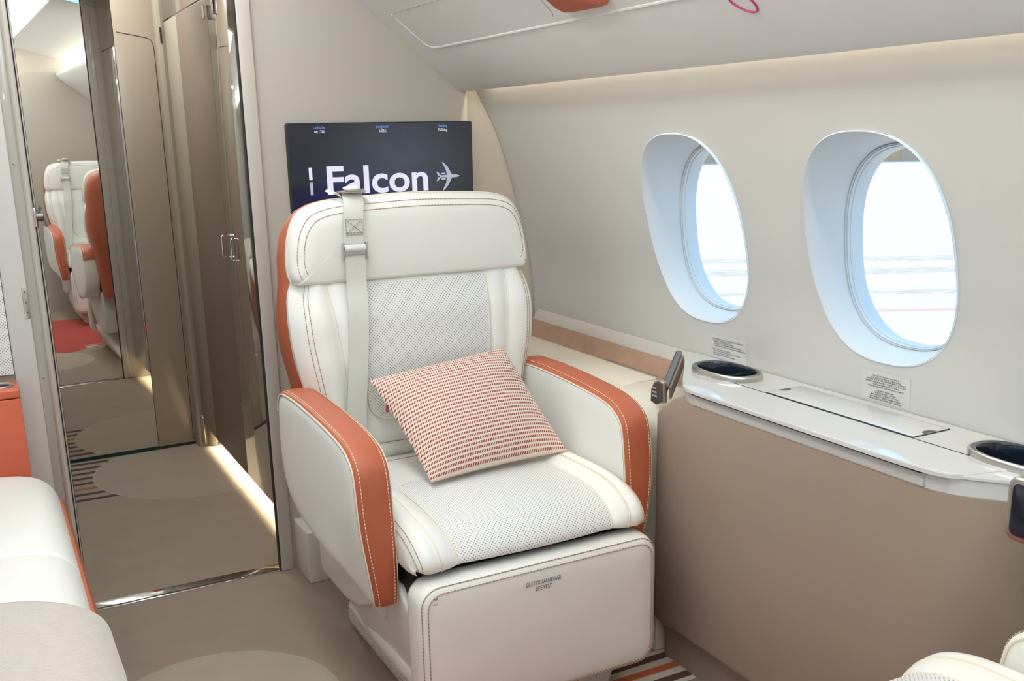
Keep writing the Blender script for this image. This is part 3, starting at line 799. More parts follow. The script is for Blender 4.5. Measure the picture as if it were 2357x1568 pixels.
        if detail:
            for e in (0, 1):
                m = MB()
                m.tube([(s*((xo(z, y)+.0003) if e == 0 else WI-.0003), Yl(y-tn(i)[0]*.0025), z-tn(i)[1]*.0025) for i, (y, z) in enumerate(tops)], .0020, 6)
                m.build('piping', M['piping'], arm)
            for e in (0, 1):
                m = MB()
                m.tube([(s*((xo(z, y)-.0085) if e == 0 else WI+.0085), Yl(y+tn(i)[0]*.0062), z+tn(i)[1]*.0062) for i, (y, z) in enumerate(tops)], .0009, 5)
                m.build('stitching', M['stitch_brown' if lowered else 'stitch_cream'], cap)
            m = MB()
            m.tube([(s*(xo(z, y)+.0006), Yl(y-tn(i)[0]*.0075), z-tn(i)[1]*.0075) for i, (y, z) in enumerate(tops)], .0009, 5)
            m.build('panel_stitching', M['stitch_grey'], arm)
    # --- legrest
    m = MB()
    Fx, F0, F1, Fy0, Fy1 = .2725, .084, .380, 1.588, 1.662
    def fr(d, y): return [(x, Yl(y), z) for x, z in rrect(-Fx+d, Fx-d, F0+d, F1-d, max(.006, .042-d*.6), 6)]
    m.loft([fr(.012, Fy1), fr(.002, Fy1-.006), fr(0, Fy1-.016), fr(.0, Fy0+.030), fr(.0025, Fy0+.014), fr(.009, Fy0+.005), fr(.022, Fy0+.001), fr(.05, Fy0-.001), fr(.11, Fy0-.003)])
    leg = m.build('legrest', M['leather'], root, sharp=60)
    if detail:
        m = MB()
        for d, y in ((.0055, Fy0+.0082), (.016, Fy0+.0018)): m.tube([(p[0], p[1]-.0006, p[2]) for p in fr(d, y)], .0010, 5, closed=True)
        m.build('stitching', M['stitch_brown'], leg)
        tm = MB(); yv = Yl(Fy0)-.0035
        def lf(x, y): return (x, yv, y)
        fit_text(tm, 'GILET DE SAUVETAGE', -.0497, .0313, 0, .0088, lambda x, y: (x, yv, .3355-y), .004)
        fit_text(tm, 'LIFE VEST', -.0272, .0095, 0, .0088, lambda x, y: (x, yv, .3228-y), .004)
        tm.v = [(x, y, z) for x, y, z in tm.v]
        lt_ = tm.build('lettering', M['ink'], leg, recalc=False)
        tm = MB(); yv2 = Yl(Fy0)-.0022
        fit_text(tm, 'TIRER', -.2462, -.2365, 0, .0036, lambda x, y: (x, yv2, .3555-y), .01)
        fit_text(tm, 'PULL', -.2462, -.2375, 0, .0036, lambda x, y: (x, yv2, .3455-y), .01)
        tm.build('small_lettering', M['ink'], leg, recalc=False)
    # --- frame under the cushion, shroud, base
    MB().box(-.252, .252, Yl(1.668), Yl(2.10), .296, .392).build('mechanism', M['dark'], root)
    sp = [(2.245, .40), (2.245, .185), (2.232, .166), (2.05, .166), (1.97, .184), (1.886, .222), (1.82, .222), (1.80, .26), (1.79, .34), (1.79, .395)]
    MB().prism([(Yl(y), z) for y, z in sp], 0, -.266, .266, .006).build('shroud', M['plastic'], root)
    rings = []
    for z, w_, a, c in ((0, .196, 1.70, 2.262), (.004, .199, 1.697, 2.262), (.03, .212, 1.69, 2.235), (.07, .229, 1.682, 2.18), (.105, .243, 1.676, 2.135), (.13, .249, 1.674, 2.118), (.138, .246, 1.676, 2.112)):
        rings.append([(x, Yl(y), z) for x, y in rrect(-w_, w_, a, c, .03, 4)])
    base = MB().loft(rings).build('base', M['leather'], root, sharp=50)
    sp = [(2.06, .25), (2.03, .15), (1.93, .085), (1.84, .045), (1.76, .018), (1.676, .004), (1.672, .12), (1.668, .30), (1.72, .335), (1.80, .33)]
    MB().prism([(Yl(y), z) for y, z in sp], 0, -.2655, .2655, .008, fn=lambda p: (p.x*interp([(0, .78), (.05, .85), (.13, .955), (.22, 1)], p.z), p.y, p.z)).build('base_cover', M['plastic'], root)
    if detail:
        for s in (-1, 1):
            m = MB()
            for d in (0, .010): m.tube([(s*(.2505+.0002), Yl(2.10), .128-d), (s*.2505, Yl(2.05), .122-d), (s*.2490, Yl(1.95), .110-d), (s*.2475, Yl(1.80), .106-d), (s*.2455, Yl(1.69), .105-d)], .001, 5)
            m.build('stitching', M['stitch_grey'], base)
    # --- shoulder belt
    b = belt_side
    bp = [(.150, 2.235, 1.078), (.152, 2.195, 1.083), (.156, 2.165, 1.066), (.163, 2.148, 1.04), (.168, 2.143, 1.0), (.168, 2.141, .96), (.167, 2.141, .92), (.168, 2.140, .87), (.172, 2.124, .82), (.177, 2.119, .76), (.184, 2.117, .68), (.192, 2.117, .60), (.196, 2.120, .54), (.199, 2.128, .49), (.201, 2.14, .46)]
    bp = smooth_curve(bp, 4); hw = .0235
    m = MB()
    for off, rev in ((0, False), (.0022, True)):
        m.grid(lambda u, v: (b*bp[int(v)][0]+u*hw, Yl(bp[int(v)][1]-off), bp[int(v)][2]+u*hw*.05), [-1, -.85, 0, .85, 1], list(range(len(bp))))
    belt = m.build('shoulder_belt', plain('belt webbing', srgb(216, 216, 208), .6, .03, 40), root, sharp=60)
    m = MB()
    for s in (-1, 1): m.box(b*.168+s*.0275-.0022, b*.168+s*.0275+.0022, Yl(2.132), Yl(2.142), .932, .972, .001)
    m.box(b*.168-.026, b*.168+.026, Yl(2.1335), Yl(2.1375), .945, .9475); 
    adj = m.build('belt_adjuster', M['satin'], belt)
    m = MB(); m.grid(lambda u, v: (b*.168+u*.0245, Yl(2.1375-.007*math.sin(v*PI)), .950+v*.017), [-1, 0, 1], lin(0, 1, 7)); m.build('webbing_fold', M['plastic'], adj)
    if detail:
        m = MB()
        for z in (.989, .993, 1.022): m.tube([(b*.166+x, Yl(2.1375), z) for x in lin(-.019, .019, 8)], .0008, 5)
        for x in (-.019, .019): m.tube([(b*.166+x, Yl(2.138), z) for z in lin(.99, 1.022, 6)], .0008, 5)
        m.tube([(b*.166-.018, Yl(2.1375), .992), (b*.165+.018, Yl(2.138), 1.021)], .0008, 5); m.tube([(b*.166+.018, Yl(2.1375), .992), (b*.165-.018, Yl(2.138), 1.021)], .0008, 5)
        m.build('stitching', M['stitch_grey'], belt)
    m = MB(); m.box(b*.152-.028, b*.152+.028, Yl(2.165), Yl(2.20), 1.078, 1.0825, .001); m.box(b*.152-.02, b*.152+.02, Yl(2.15), Yl(2.18), 1.083, 1.0865, .001)
    m.build('belt_buckle', M['satin'], belt)
    m = MB(); m.loft([[(b*.153+x*k, Yl(2.178+y*k), z) for x, y in superell(0, 0, .020, .014, 2.2, 20)] for k, z in ((1, 1.0865), (1.02, 1.0885), (.9, 1.0915), (.5, 1.093), (.1, 1.0932))])
    m.build('buckle_cover', M['leather'], belt)
    m = MB(); m.grid(lambda u, v: (b*(.180+.018*v)-.004*u, Yl(2.195+u*.016+.01*v), 1.072+.011*math.sin(v*PI*.8)+.003*u), [-1, 0, 1], lin(0, 1, 8)); m.build('belt_tail', M['piping'], belt)
    return root
seat('cream leather cabin seat with orange armrest caps, striped pillow on it', (HX, HY, 0), 0, -1)
seat('cream cabin seat at the lower right corner, turned towards the seat with the pillow', (HX+.012, 2*1.31-HY-.104, 0), PI, 1, True, (.085, 0))

# ---- striped pillow leaning on the seat back
A_, B_, C_, D_ = Vector((.742, 2.085, .668)), Vector((1.083, 2.082, .704)), Vector((1.152, 1.905, .481)), Vector((.790, 1.868, .482))
nrm_ = ((B_-A_).cross(D_-A_)).normalized()
if nrm_.y > 0: nrm_ = -nrm_
def pil(u, v, side):
    # pulled-in edges, full corners
    uu, vv = u*2-1, v*2-1
    ku = 1-.035*(1-vv*vv)*abs(uu); kv = 1-.035*(1-uu*uu)*abs(vv)
    uq, vq = (uu*ku+1)/2, (vv*kv+1)/2
    p = A_*(1-uq)*(1-vq)+B_*uq*(1-vq)+C_*uq*vq+D_*(1-uq)*vq
    h = (max(0, 1-abs(uu)**2.6)*max(0, 1-abs(vv)**2.6))**.62
    return tuple(p+nrm_*(h*(.062 if side > 0 else -.028)))
m = MB(); g = [.5-.5*math.cos(PI*t) for t in lin(0, 1, 41)]
m.grid(lambda u, v: pil(u, v, 1), g, g, lambda u, v: (u, v)); m.grid(lambda u, v: pil(u, v, -1), g, g, lambda u, v: (u, v))
c0 = (A_+B_+C_+D_)/4
pw = m.build('pillow', M['woven'], sharp=80, origin=tuple(c0))
tag(pw, 'square pillow with red dashed stripes leaning on the cabin seat', 'pillow')
m = MB()
ed = [pil(u, 1, 1) for u in g]; m.tube([Vector(p)-c0 for p in ed], .0022, 6)
m.build('seam', M['woven'], pw)
m = MB(); q = Vector(pil(0, .28, 1))-c0; m.box(q.x-.005, q.x+.001, q.y-.003, q.y, q.z-.012, q.z+.004); m.build('side_tag', plain('red tag', srgb(150, 60, 66), .8), pw)

# ------------------------------------------------------------------ side cabinet under the windows (symmetric about y = 1.31)
CY = 1.31
cab = thing('side_cabinet', 'long low cabinet with tan front and white top under the windows', 'cabinet', (1.40, CY, 0))
CO = Vector((1.40, CY, 0))
def CB(mb, name, mat, par=None, **k):
    mb.v = [tuple(Vector(p)-CO) for p in mb.v]; return mb.build(name, mat, par or cab, **k)
def sym(half):      # half outline from the front middle to the wall, y > CY; mirrored
    return [(x, 2*CY-y) for x, y in half[::-1]]+half
rend = [(1.494, .766), (1.44, .786), (1.34, .907), (1.315, .934), (1.297, .962), (1.285, .995), (1.281, 1.03), (1.28, 1.06)]
def plan(z):
    ye = interp([(.592, 1.739), (.602, 1.730), (.634, 1.686), (.640, 1.676)], z)
    dx = interp([(0, .026), (.074, .025), (.082, .020), (.090, .010), (.098, .003), (.106, 0)], z)
    r = .014; cor = [(1.28+r-r*math.cos(a), ye-r+r*math.sin(a)) for a in lin(0, PI/2, 5)]
    return [(x+dx*(1 if x < 1.46 else 0), y-(dx*.4 if y > 1.6 else 0), z) for x, y in rend+cor+[(1.494, ye)]]
m = MB(); m.loft([plan(z) for z in (0, .074, .078, .082, .086, .090, .094, .098, .102, .106, .35, .57, .592, .597, .602, .618, .634, .637, .640)])
CB(m, 'body', M['tan'], sharp=35)
m = MB(); m.box(1.315, 1.49, 2*CY-1.72, 1.72, .0, .02); CB(m, 'plinth', M['dark'])
tophalf = [(1.274, CY), (1.274, 1.58), (1.277, 1.615), (1.287, 1.645), (1.303, 1.672), (1.33, 1.706), (1.455, 1.858), (1.5035, 1.885)]
def sy(h): return [(x, 2*CY-y) for x, y in h[::-1] if abs(y-CY) > 1e-6]+h
topo = sy(tophalf)
cups = [superell(1.421, yc, .050, .083, 2.5, 40) for yc in (1.670, 2*CY-1.670)]
def plate(mb, outer, holes, z):
    bm = bmesh.new(); es = []
    for lp in [outer]+holes:
        vs = [bm.verts.new((x, y, z)) for x, y in lp]
        for i in range(len(vs)): es.append(bm.edges.new((vs[i], vs[(i+1) % len(vs)])))
    bmesh.ops.triangle_fill(bm, use_beauty=True, use_dissolve=False, edges=es)
    for fc in bm.faces:
        if fc.normal.z < 0: fc.normal_flip()
    mb.bm_add(bm)
m = MB(); plate(m, topo, cups, .6760)
ins = [(x+.0015 if x < 1.5 else x, y) for x, y in topo]
m.loft([[(x, y, .676) for x, y in topo], [(x-.0012 if x < 1.49 else x, y, .674) for x, y in topo], [(x-.0012 if x < 1.49 else x, y, .670) for x, y in topo], [(x+.004 if x < 1.49 else x, y, .667) for x, y in topo], [(x+.006 if x < 1.49 else x, y, .640) for x, y in topo]], cap=False)
CB(m, 'top', M['table'], sharp=25, recalc=False)
m = MB(); m.prism([(1.2775, 2*CY-1.60), (1.2775, 1.60), (1.30, 1.60), (1.30, 2*CY-1.60)], 2, .6415, .6655, .001); CB(m, 'fascia', M['table_edge'])
# flip-up table leaf
lid = smooth_curve([(1.2655, 1.10, 0), (1.2655, 1.30, 0), (1.2655, 1.52, 0), (1.2665, 1.585, 0), (1.271, 1.622, 0), (1.281, 1.645, 0), (1.297, 1.661, 0)], 4)
lidh = [(p[0], p[1]) for p in lid if p[1] > CY]
lidh = [(1.2655, CY)]+lidh+[(1.378, 1.684)]
lo_ = sy(lidh)
m = MB()
def inset(P, d): 
    return [(x+(d if x < 1.37 else -d), y+(d if y < CY-.3 else (-d if y > CY+.3 else 0))) for x, y in P]
m.loft([[(x, y, .6692) for x, y in lo_], [(x, y, .6752) for x, y in lo_], [(x, y, .6770) for x, y in inset(lo_, .0006)], [(x, y, .6778) for x, y in inset(lo_, .0022)]])
CB(m, 'table_leaf', M['table'], sharp=12)
m = MB(); m.box(1.3782, 1.3822, 2*CY-1.685, 1.685, .6755, .6768); CB(m, 'hinge_gap', M['gap'])
m = MB(); m.box(1.2695, 1.285, 2*CY-1.60, 1.60, .6658, .6690); CB(m, 'shadow_gap', M['gap'])
m = MB(); m.box(1.3865, 1.4765, 1.136, 1.500, .6762, .6780, .0008); hl = CB(m, 'access_lid', M['table'])
m = MB()
for a, c in (((1.385, 1.1345), (1.385, 1.5015)), ((1.385, 1.5015), (1.478, 1.5015)), ((1.478, 1.5015), (1.478, 1.1345)), ((1.478, 1.1345), (1.385, 1.1345))):
    m.tube([(a[0], a[1], .6763), (c[0], c[1], .6763)], .0011, 4)
CB(m, 'lid_gap', M['gap'])
for yc, s in ((1.500, -1), (1.136, 1)):
    m = MB(); m.add([(1.430+.016*math.cos(a), yc+s*.012*math.sin(a), .6783) for a in lin(0, PI, 12)], [list(range(12))]); m2 = CB(m, 'finger_notch', M['steel_dark'], recalc=False)
for i, yc in enumerate((1.670, 2*CY-1.670)):
    def rg(k, z): return [(1.421+(x-1.421)*k, yc+(y-yc)*k, z) for x, y in cups[i]]
    m = MB(); m.loft([rg(1.10, .675), rg(1.10, .684), rg(1.085, .688), rg(1.05, .6895), rg(1.01, .6885), rg(.985, .685), rg(.98, .68)], cap=False)
    ch = CB(m, 'cup_holder', M['satin'], sharp=50)
    m = MB(); m.loft([rg(1.03, .6892), rg(.93, .6885), rg(.90, .684), rg(.89, .66), rg(.87, .643), rg(.02, .643)], cap=False); m.cur = 1
    m.box(1.376, 1.466, yc-.004, yc+.004, .644, .672, .001)
    o = CB(m, 'cup_liner', [M['cupdark'], M['dark']], sharp=50)
    o.parent = ch; 
# control pods on the slanted ends (one at each end)
def pod(sgn, screen):
    Y_ = lambda y: y if sgn > 0 else 2*CY-y
    r = thing('control_unit', 'dark metal seat control unit on the cabinet end nearest the pillow seat' if sgn > 0 else 'touch screen control in a silver bezel at the right edge on the cabinet end', 'control unit', (1.29, Y_(1.77), .60))
    O = Vector((1.29, Y_(1.77), .60))
    def PB(mb, name, mat, par=None, **k):
        mb.v = [tuple(Vector((p[0], Y_(p[1]), p[2]))-O) for p in mb.v]; return mb.build(name, mat, par or r, **k)
    if not screen:
        d = Vector((1.447-1.316, 1.874-1.757, .050)); L_ = d.length; d.normalize()
        sdv = Vector((d.y, -d.x, 0)).normalized()*-1      # towards the seat
        up = d.cross(sdv); up = -up if up.z < 0 else up
        def bar(t0, t1, s0, s1, u0, u1):
            b0 = Vector((1.316, 1.757, .636)); out = []
            for t in (t0, t1):
                for a in (s0, s1):
                    for u in (u0, u1): out.append(b0+d*t*L_+sdv*a+up*u)
            return out
        def slab(mb, *a):
            P = bar(*a); mb.add(P, [[0, 1, 3, 2], [4, 6, 7, 5], [0, 4, 5, 1], [2, 3, 7, 6], [0, 2, 6, 4], [1, 5, 7, 3]])
        m = MB(); slab(m, .0, 1.0, -.008, .004, -.006, .004); PB(m, 'rail', M['steel_grey'])
        m = MB(); slab(m, .10, .97, .0035, .006, -.004, .0045); PB(m, 'rail_trim', M['steel_dark'])
        m = MB(); slab(m, .10, .95, -.013, -.0085, -.034, -.004); PB(m, 'side_panel', M['tan'])
        m = MB(); m.prism([(1.750, .607), (1.776, .5975), (1.800, .601), (1.799, .630), (1.787, .650), (1.770, .658), (1.750, .655)], 0, 1.311, 1.323, .003); kp = PB(m, 'keypad_frame', M['satin'])
        m = MB(); m.prism([(1.753, .610), (1.776, .5985), (1.7955, .6025), (1.7945, .629), (1.784, .647), (1.768, .654), (1.753, .651)], 0, 1.3095, 1.312, .001); PB(m, 'keypad', M['steel_dark'])
        m = MB()
        for w_, z in ((.013, .634), (.017, .625), (.018, .616)):
            for k_ in range(4): m.add([(1.3092, 1.790-w_*(k_+q)/4, z+e) for q, e in ((.08, 0), (.86, 0), (.86, .0042), (.08, .0042))], [[0, 1, 2, 3]])
        PB(m, 'key_marks', plain('pale print', srgb(190, 192, 194), .5), recalc=False)
    else:
        m = MB(); m.prism(rrect(1.762, 1.90, .620, .716, .016, 5), 0, 1.252, 1.276, .005); PB(m, 'bezel', M['satin'], sharp=40)
        m = MB(); m.prism(rrect(1.771, 1.892, .629, .707, .010, 5), 0, 1.2510, 1.254, .0008); PB(m, 'touch_glass', M['cupdark'], sharp=40)
        m = MB(); m.prism(rrect(1.79, 1.87, .61, .69, .01, 3), 0, 1.27, 1.36, .002); PB(m, 'bracket', M['plastic'])
pod(1, False); pod(-1, True)

# ------------------------------------------------------------------ side ledges between cabinet and bulkheads
def ledge(label, ya, yb, parts):
    r = thing('side_ledge', label, 'ledge', (1.40, (ya+yb)/2, 0)); O = Vector((1.40, (ya+yb)/2, 0))
    def LB(mb, name, mat, par=None):
        mb.v = [tuple(Vector(p)-O) for p in mb.v]; return mb.build(name, mat, par or r)
    y0, y1 = min(ya, yb), max(ya, yb)
    ycab = y0 if y0 > CY else y1; s = 1 if y0 > CY else -1
    e = ycab+s*.125
    LB(MB().prism([(1.5055, .674), (1.498, .6715), (1.4835, .6515), (1.4815, .647), (1.497, .640)], 1, ycab+s*.147, y1 if s > 0 else y0, .0), 'sill', M['sill'])
    LB(MB().prism([(1.482, .6475), (1.4705, .597), (1.4705, .5965), (1.495, .5965), (1.495, .645)], 1, ycab+s*.147, y1 if s > 0 else y0).prism([(1.4800, .639), (1.4705, .597), (1.4705, .5965), (1.495, .5965), (1.495, .639)], 1, ycab+s*.035, ycab+s*.147), 'suede_panel', M['suede'])
    far = y1 if s > 0 else y0
    q = [(1.471, .596), (1.40, .594), (1.382, .590), (1.369, .580), (1.361, .566), (1.359, .55), (1.359, .50), (1.494, .50), (1.494, .594)]
    LB(MB().box(1.352, 1.47, min(ycab+s*.25, far), max(ycab+s*.25, far), 0, .552), 'recess_shade', M['dark'])  # black box put in for the shade in the drop before the ledge
    LB(MB().prism(q, 1, ycab+s*.25, far, .003), 'ledge_top', M['leather_warm'])
    q = [(1.471, .594), (1.37, .592), (1.335, .586), (1.313, .572), (1.301, .550), (1.298, .52), (1.298, .0), (1.494, 0), (1.494, .592)]
    LB(MB().prism(q, 1, ycab+s*.003, ycab+s*.247, .006), 'end_block', M['leather_warm'])
    m = MB(); m.box(1.4655, 1.4705, min(ycab+s*.07, ycab+s*.48), max(ycab+s*.07, ycab+s*.48), .5955, .600, .001); LB(m, 'slot_trim', M['satin'])
    return r
ledge('cream side ledge with suede strip between the pillow seat and the wall', 1.739, 2.647, 0)

# ------------------------------------------------------------------ placards on the wall
def placard(name_lab, y_left, z_top, w_, h_, lines, lh, slope=0):
    m = MB()
    def W(x, y, d): z = z_top-y; return (xw(z)-d, y_left-x, z)
    m.grid(lambda u, v: W(u*w_, v*h_, .0006), lin(0, 1, 6), lin(0, 1, 6), flip=True)
    pl_ = thing('placard', name_lab, 'placard', W(w_/2, h_, 0)); O = Vector(pl_.location)
    m.v = [tuple(Vector(p)-O) for p in m.v]; m.build('film', M['decal'], pl_, recalc=False)
    t = MB()
    for txt, x0, x1, yb in lines:
        if txt: fit_text(t, txt, x0, x1, yb, lh, lambda x, y: W(x, y, .0010), .006, 1)
    t.v = [tuple(Vector(p)-O) for p in t.v]; t.build('lettering', M['ink'], pl_, recalc=False)
yl = 1.8195; zt = .7305
L1 = [("PENDANT LE ROULAGE, LE DECOLLAGE ET L'ATTERRISSAGE :", 1.8178, 1.7111, .7240), ("DOSSIER DU SIEGE EN POSITION", 1.8181, 1.7562, .7196), ("VERTICALE ET TABLETTE RANGEE", 1.8139, 1.7456, .7158),
      ("- SIEGE RECULE VERS L'EXTERIEUR APPUI-TETE RELEVE", 1.8186, 1.7184, .7115), ("- UTILISEZ LA CEINTURE DE SECURITE ET LE HARNAIS D'EPAULE", 1.8188, 1.7044, .7068),
      ("DURING TAXI, TAKEOFF AND LANDING :", 1.8194, 1.7527, .6985), ("- SEAT BACK FULLY UPRIGHT AND HEADREST EXTENDED", 1.8196, 1.7237, .6941), ("- SEAT FULLY AFT AND OUTBOARD", 1.8199, 1.7569, .6897), ("- USE SEAT BELT AND SHOULDER HARNESS", 1.8201, 1.7409, .6856)]
placard('small clear placard of black text under the window nearest the bulkhead', yl+.003, .733, .123, .056, [(t, yl+.003-a, yl+.003-c, .733-z+.0016) for t, a, c, z in L1], .0030)
yl = 1.355
L2 = [("GILET DE SAUVETAGE SOUS LE SIEGE", 1.3377, 1.2722, .7317), ("SI LE SIEGE EST DEPLACE, LE MASQUE A", 1.3405, 1.2692, .7273), ("OXYGENE PEUT SE DEPLOYER DERRIERE L'OCCUPANT", 1.3529, 1.2575, .7234), ("DEVERROUILLAGE MANUEL DU SIEGE SOUS LE COUSSIN", 1.3547, 1.2558, .7190), ("UTILISEZ LA CEINTURE DE COUCHAGE", 1.3383, 1.2722, .7146), ("LORSQUE LE SIEGE EST EN POSITION COUCHETTE", 1.3494, 1.2617, .7100),
      ("LIFE VEST UNDER SEAT", 1.3258, 1.2844, .7022), ("IF SEAT IS MOVED - OXYGEN", 1.3302, 1.2801, .6981), ("MASK MAY DEPLOY BEHIND OCCUPANT", 1.3402, 1.2715, .6940), ("SEAT MANUAL OVERRIDE UNDER CUSHION", 1.3429, 1.2684, .6895), ("USE BERTHING BELT WHEN SEAT IS BERTHED", 1.3460, 1.2658, .6852)]
placard('small clear placard of centred black text under the second window', yl+.008, .740, .116, .0585, [(t, yl+.008-a, yl+.008-c, .740-z+.0016) for t, a, c, z in L2], .0030)

# ------------------------------------------------------------------ left side: divan, throw, orange console
dv = thing('divan', 'white leather divan with an orange side along the left of the aisle', 'sofa', (-.40, 1.45, 0))
def DB(mb, name, mat, par=None, **k):
    mb.v = [(x+.40, y-1.45, z) for x, y, z in mb.v]; return mb.build(name, mat, par or dv, **k)
def cushion(y0, y1, zt, x1, x0=-.86):
    m = MB(); bm = bmesh.new(); bmesh.ops.create_cube(bm, size=1)
    for p in bm.verts: p.co = Vector(((x0+x1)/2+p.co.x*(x1-x0), (y0+y1)/2+p.co.y*(y1-y0), .32+(zt-.32)*(p.co.z+.5)))
    es = [e for e in bm.edges if sum(v.co.z for v in e.verts) > .7]
    bmesh.ops.bevel(bm, geom=es, offset=.052, segments=8, profile=.5, affect='EDGES')
    m.bm_add(bm); return m
dside = [(.078, .06), (.094, .20), (.107, .33), (.108, .37), (.100, .395), (.085, .40), (-.86, .40), (-.86, .06)]
DB(MB().prism(dside, 1, .42, 2.47, .03, 4), 'side_panel', M['orange'], sharp=50)
DB(MB().box(-.84, .06, .5, 2.42, 0, .07), 'plinth', M['dark'])
def divcush(y0, y1, e0, e1):
    """long cushion with a rounded aisle edge; e0/e1: end rounding radii"""
    sec = [(-.86, .30), (-.86, .462), (-.5, .474), (-.2, .474), (-.02, .468), (.04, .458), (.072, .440), (.090, .412), (.096, .38), (.092, .35), (.07, .335), (-.5, .33)]
    sec = [(p[0], p[2]) for p in smooth_curve([(x, 0, z) for x, z in sec[1:-1]], 4)]
    rings = []
    for t in (0, .1, .25, .45, .7, 1): rings.append((y0+e0*t, e0*(1-math.sqrt(1-(1-t)**2))))
    for t in (1, .7, .45, .25, .1, 0): rings.append((y1-e1*t, e1*(1-math.sqrt(1-(1-t)**2))))
    m = MB(); m.loft([[(-.4+(x+.4)*(1-d*.9/.5), y, .34+(z-.34)*(1-d/.16)) for x, z in sec] for y, d in rings]); return m
DB(divcush(1.942, 2.50, .010, .07), 'seat_cushion', M['leather'], sharp=70)
DB(divcush(.45, 1.938, .05, .010), 'seat_cushion', M['leather'], sharp=70)
thr = MB()
sec = [(-.875, .484), (-.5, .493), (-.2, .493), (-.04, .489), (.03, .481), (.07, .465), (.100, .437), (.116, .395), (.122, .33), (.124, .25), (.122, .17)]
sec = [(p[0], p[2]) for p in smooth_curve([(x, 0, z) for x, z in sec], 4)]
random.seed(5)
def tw(y):  # slight waviness
    return .0022*math.sin(y*17)+.0012*math.sin(y*41+1)
ys = lin(.40, 1.70, 46)
rows = []
for y in ys:
    e = min(1, max(0, (1.70-y)/.03)); 
    rows.append([(x*1.0+(tw(y) if x > 0 else 0)*min(1, max(0, (.46-z)*6)) - (1-e)*.002*(1 if z < .46 else 0), y+.02*math.sin(i*.25)*(1 if y > 1.6 else 0), z+tw(y+.3)*.4-(1-e)**2*.010) for i, (x, z) in enumerate(sec)])
thr.loft(rows, cap=False, closed=False)
o = thr.build('throw_blanket', M['wool'], sharp=80, origin=(-.2, 1.1, .17))
sm = o.modifiers.new('thick', 'SOLIDIFY'); sm.thickness = .003; sm.offset = -1
tag(o, 'cream wool throw spread over the near half of the divan', 'blanket')
cn = thing('console', 'orange end console with a cup holder between divan and bulkhead', 'console', (-.25, 2.59, 0))
def NBD(mb, name, mat, par=None, **k):
    mb.v = [(x+.25, y-2.59, z) for x, y, z in mb.v]; return mb.build(name, mat, par or cn, **k)
NBD(MB().box(-.60, .0455, 2.535, 2.638, 0, .6225, .002), 'body', M['orange_paint'])
NBD(MB().box(-.60, .0460, 2.5345, 2.638, .6245, .645, .004), 'top', M['orange_paint'])
for (n_, k0) in (('cup_rim', 0),):
    R_ = superell(-.035, 2.588, .072, .036, 2.4, 36)
    rg = lambda k, z: [(-.035+(x+.035)*k, 2.588+(y-2.588)*k, z) for x, y in R_]
    m = MB(); m.loft([rg(1.0, .644), rg(1.0, .6475), rg(.97, .649), rg(.92, .648), rg(.90, .6455)], cap=False); m.cur = 1; m.loft([rg(.91, .6458), rg(.5, .6456), rg(.02, .6456)], cap=False)
    NBD(m, n_, [M['satin'], M['cupdark']], sharp=50)

# ------------------------------------------------------------------ outside
g = MB(); g.grid(lambda u, v: (u, v, -1.55), lin(-150, 150, 4), lin(-60, 240, 4)); o = g.build('ground', M['apron']); struct(o, 'pale overexposed apron outside the windows', 'ground')
hg = thing('exterior_hangar', 'far low building beyond the apron at the top of the windows', 'building', (66, 68, -1.55), math.radians(-40))
MB().box(-30, 30, -6, 6, 0, 5.5).build('wall', plain('hangar cladding', (.66, .42, .31), .8), hg)
MB().prism([(-6.5, 5.5), (6.5, 5.5), (0, 8)], 0, -31, 31).build('roof', plain('hangar roof', (.6, .40, .30), .8), hg)
for x in (-18, -2, 14): MB().box(x, x+9, -6.1, -5.9, 0, 4.2).build('door', plain('hangar door', (.74, .42, .22), .7), hg)

# ------------------------------------------------------------------ light
wd_ = bpy.data.worlds.new('World'); SC.world = wd_; wd_.use_nodes = True
bg = wd_.node_tree.nodes['Background']; bg.inputs[0].default_value = (.40, .72, 1.0, 1); bg.inputs[1].default_value = 1.35
sd = bpy.data.lights.new('sun', 'SUN'); sd.energy = 3.9; sd.color = (1, .80, .56); sd.angle = math.radians(2)
so = bpy.data.objects.new('sun', sd); COL.objects.link(so); so.location = (0, 40, 40); so.rotation_euler = Vector((.02, -.70, -.71)).to_track_quat('-Z', 'Y').to_euler()
def area(name, loc, sx, sy, power, color, direction, portal=False, spread=180):
    d = bpy.data.lights.new(name, 'AREA'); d.shape = 'RECTANGLE'; d.size = sx; d.size_y = sy; d.energy = power; d.color = color
    d.spread = math.radians(spread)
    o = bpy.data.objects.new(name, d); COL.objects.link(o); o.location = loc
    o.rotation_euler = Vector(direction).to_track_quat('-Z', 'Y').to_euler()
    if portal: d.cycles.is_portal = True
    return o
for cy in WY:
    area('window_portal', (xw(WZ)+.14, cy, WZ), .36, .42, 1, (1, 1, 1), (-1, 0, 0), True)
    area('window_portal', (2*CX-xw(WZ)-.14, cy, WZ), .36, .42, 1, (1, 1, 1), (1, 0, 0), True)
WARM = (1, .86, .66); NEUT = (.91, .97, 1.0)
def oriented(o, d, along):
    z = -Vector(d).normalized(); x = Vector(along).normalized(); y = z.cross(x).normalized(); x = y.cross(z)
    m = Matrix((x, y, z)).transposed().to_4x4(); m.translation = o.location; o.matrix_world = m; return o
# wash strips tucked behind the lower lip of the overhead panels
oriented(area('wash_light', (1.294, 1.30, 1.366), 2.62, .010, 3.6, WARM, (0, 0, -1)), (.25, 0, -1), (0, 1, 0))
oriented(area('wash_light', (2*CX-1.294, .6, 1.366), 3.6, .010, 1.0, WARM, (0, 0, -1)), (-.25, 0, -1), (0, 1, 0))
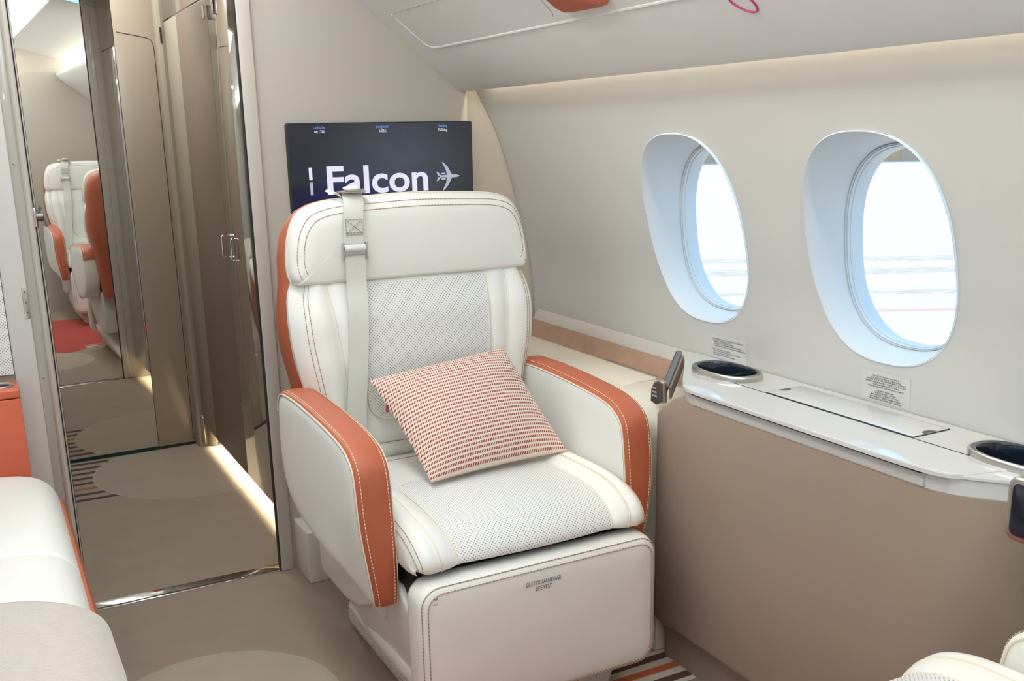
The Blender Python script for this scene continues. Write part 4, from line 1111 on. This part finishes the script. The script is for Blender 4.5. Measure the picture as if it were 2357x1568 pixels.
# upper cove lights washing the arched ceiling
oriented(area('cove_light', (.955, 1.30, 1.695), 2.66, .03, 5, (1, .95, .82), (0, 0, 1)), (-.5, 0, 1), (0, 1, 0))
oriented(area('cove_light', (2*CX-.955, .55, 1.695), 4.0, .03, 30, NEUT, (0, 0, 1)), (.5, 0, 1), (0, 1, 0))
# fill lamps added overhead in the aisle and, out of view, in the corridor
area('aisle_fill', (CX+.15, .95, 1.855), .30, 3.3, 18, NEUT, (0, 0, -1))
area('corridor_fill', (.38, 3.76, 1.94), .22, .42, 7, NEUT, (0, 0, -1))
# fill strip added under the divan panel, standing in for daylight from the left
oriented(area('left_fill', (-.58, 1.0, 1.45), 2.8, .05, 1.6, (.90, .96, 1.0), (0, 0, -1)), (.9, 0, -.42), (0, 1, 0))
area('rear_fill', (-.15, -1.0, 1.84), .5, .3, 9, NEUT, (0, 0, -1))  # added lamp, brightens the dim rear that the wardrobe reflects
# courtesy light under the wardrobe
area('courtesy_light', (WX+.045, 3.33, .093), .035, 1.28, 2.4, (1, .92, .68), (0, 0, -1), spread=60)

# ------------------------------------------------------------------ camera
cd = bpy.data.cameras.new('Camera'); cam = bpy.data.objects.new('Camera', cd); COL.objects.link(cam)
def cam_axes():
    a, b_, c_ = math.radians(27.94), math.radians(-14.23), math.radians(1.16)
    fwd = Vector((math.sin(a)*math.cos(b_), math.cos(a)*math.cos(b_), math.sin(b_))); r = Vector((math.cos(a), -math.sin(a), 0)); d = fwd.cross(r)
    return math.cos(c_)*r+math.sin(c_)*d, -math.sin(c_)*r+math.cos(c_)*d, fwd
r_, d_, f_ = cam_axes()
mtx = Matrix(((r_.x, -d_.x, -f_.x, 0), (r_.y, -d_.y, -f_.y, 0), (r_.z, -d_.z, -f_.z, 1.2), (0, 0, 0, 1)))
cam.matrix_world = mtx
cd.sensor_fit = 'HORIZONTAL'; cd.sensor_width = 36; cd.lens = 2301.36/2357*36; cd.shift_y = 106.8/2357; cd.clip_start = .02; cd.clip_end = 500
SC.camera = cam
SC.view_settings.view_transform = 'Standard'; SC.view_settings.look = 'None'; SC.view_settings.gamma = 1.0; SC.view_settings.exposure = 0.38
try: SC.view_settings.use_curve_mapping = False
except Exception: pass
SC.cycles.use_denoising = True
SC.cycles.max_bounces = 9; SC.cycles.diffuse_bounces = 5; SC.cycles.glossy_bounces = 5; SC.cycles.transparent_max_bounces = 12
SC.cycles.sample_clamp_indirect = 6
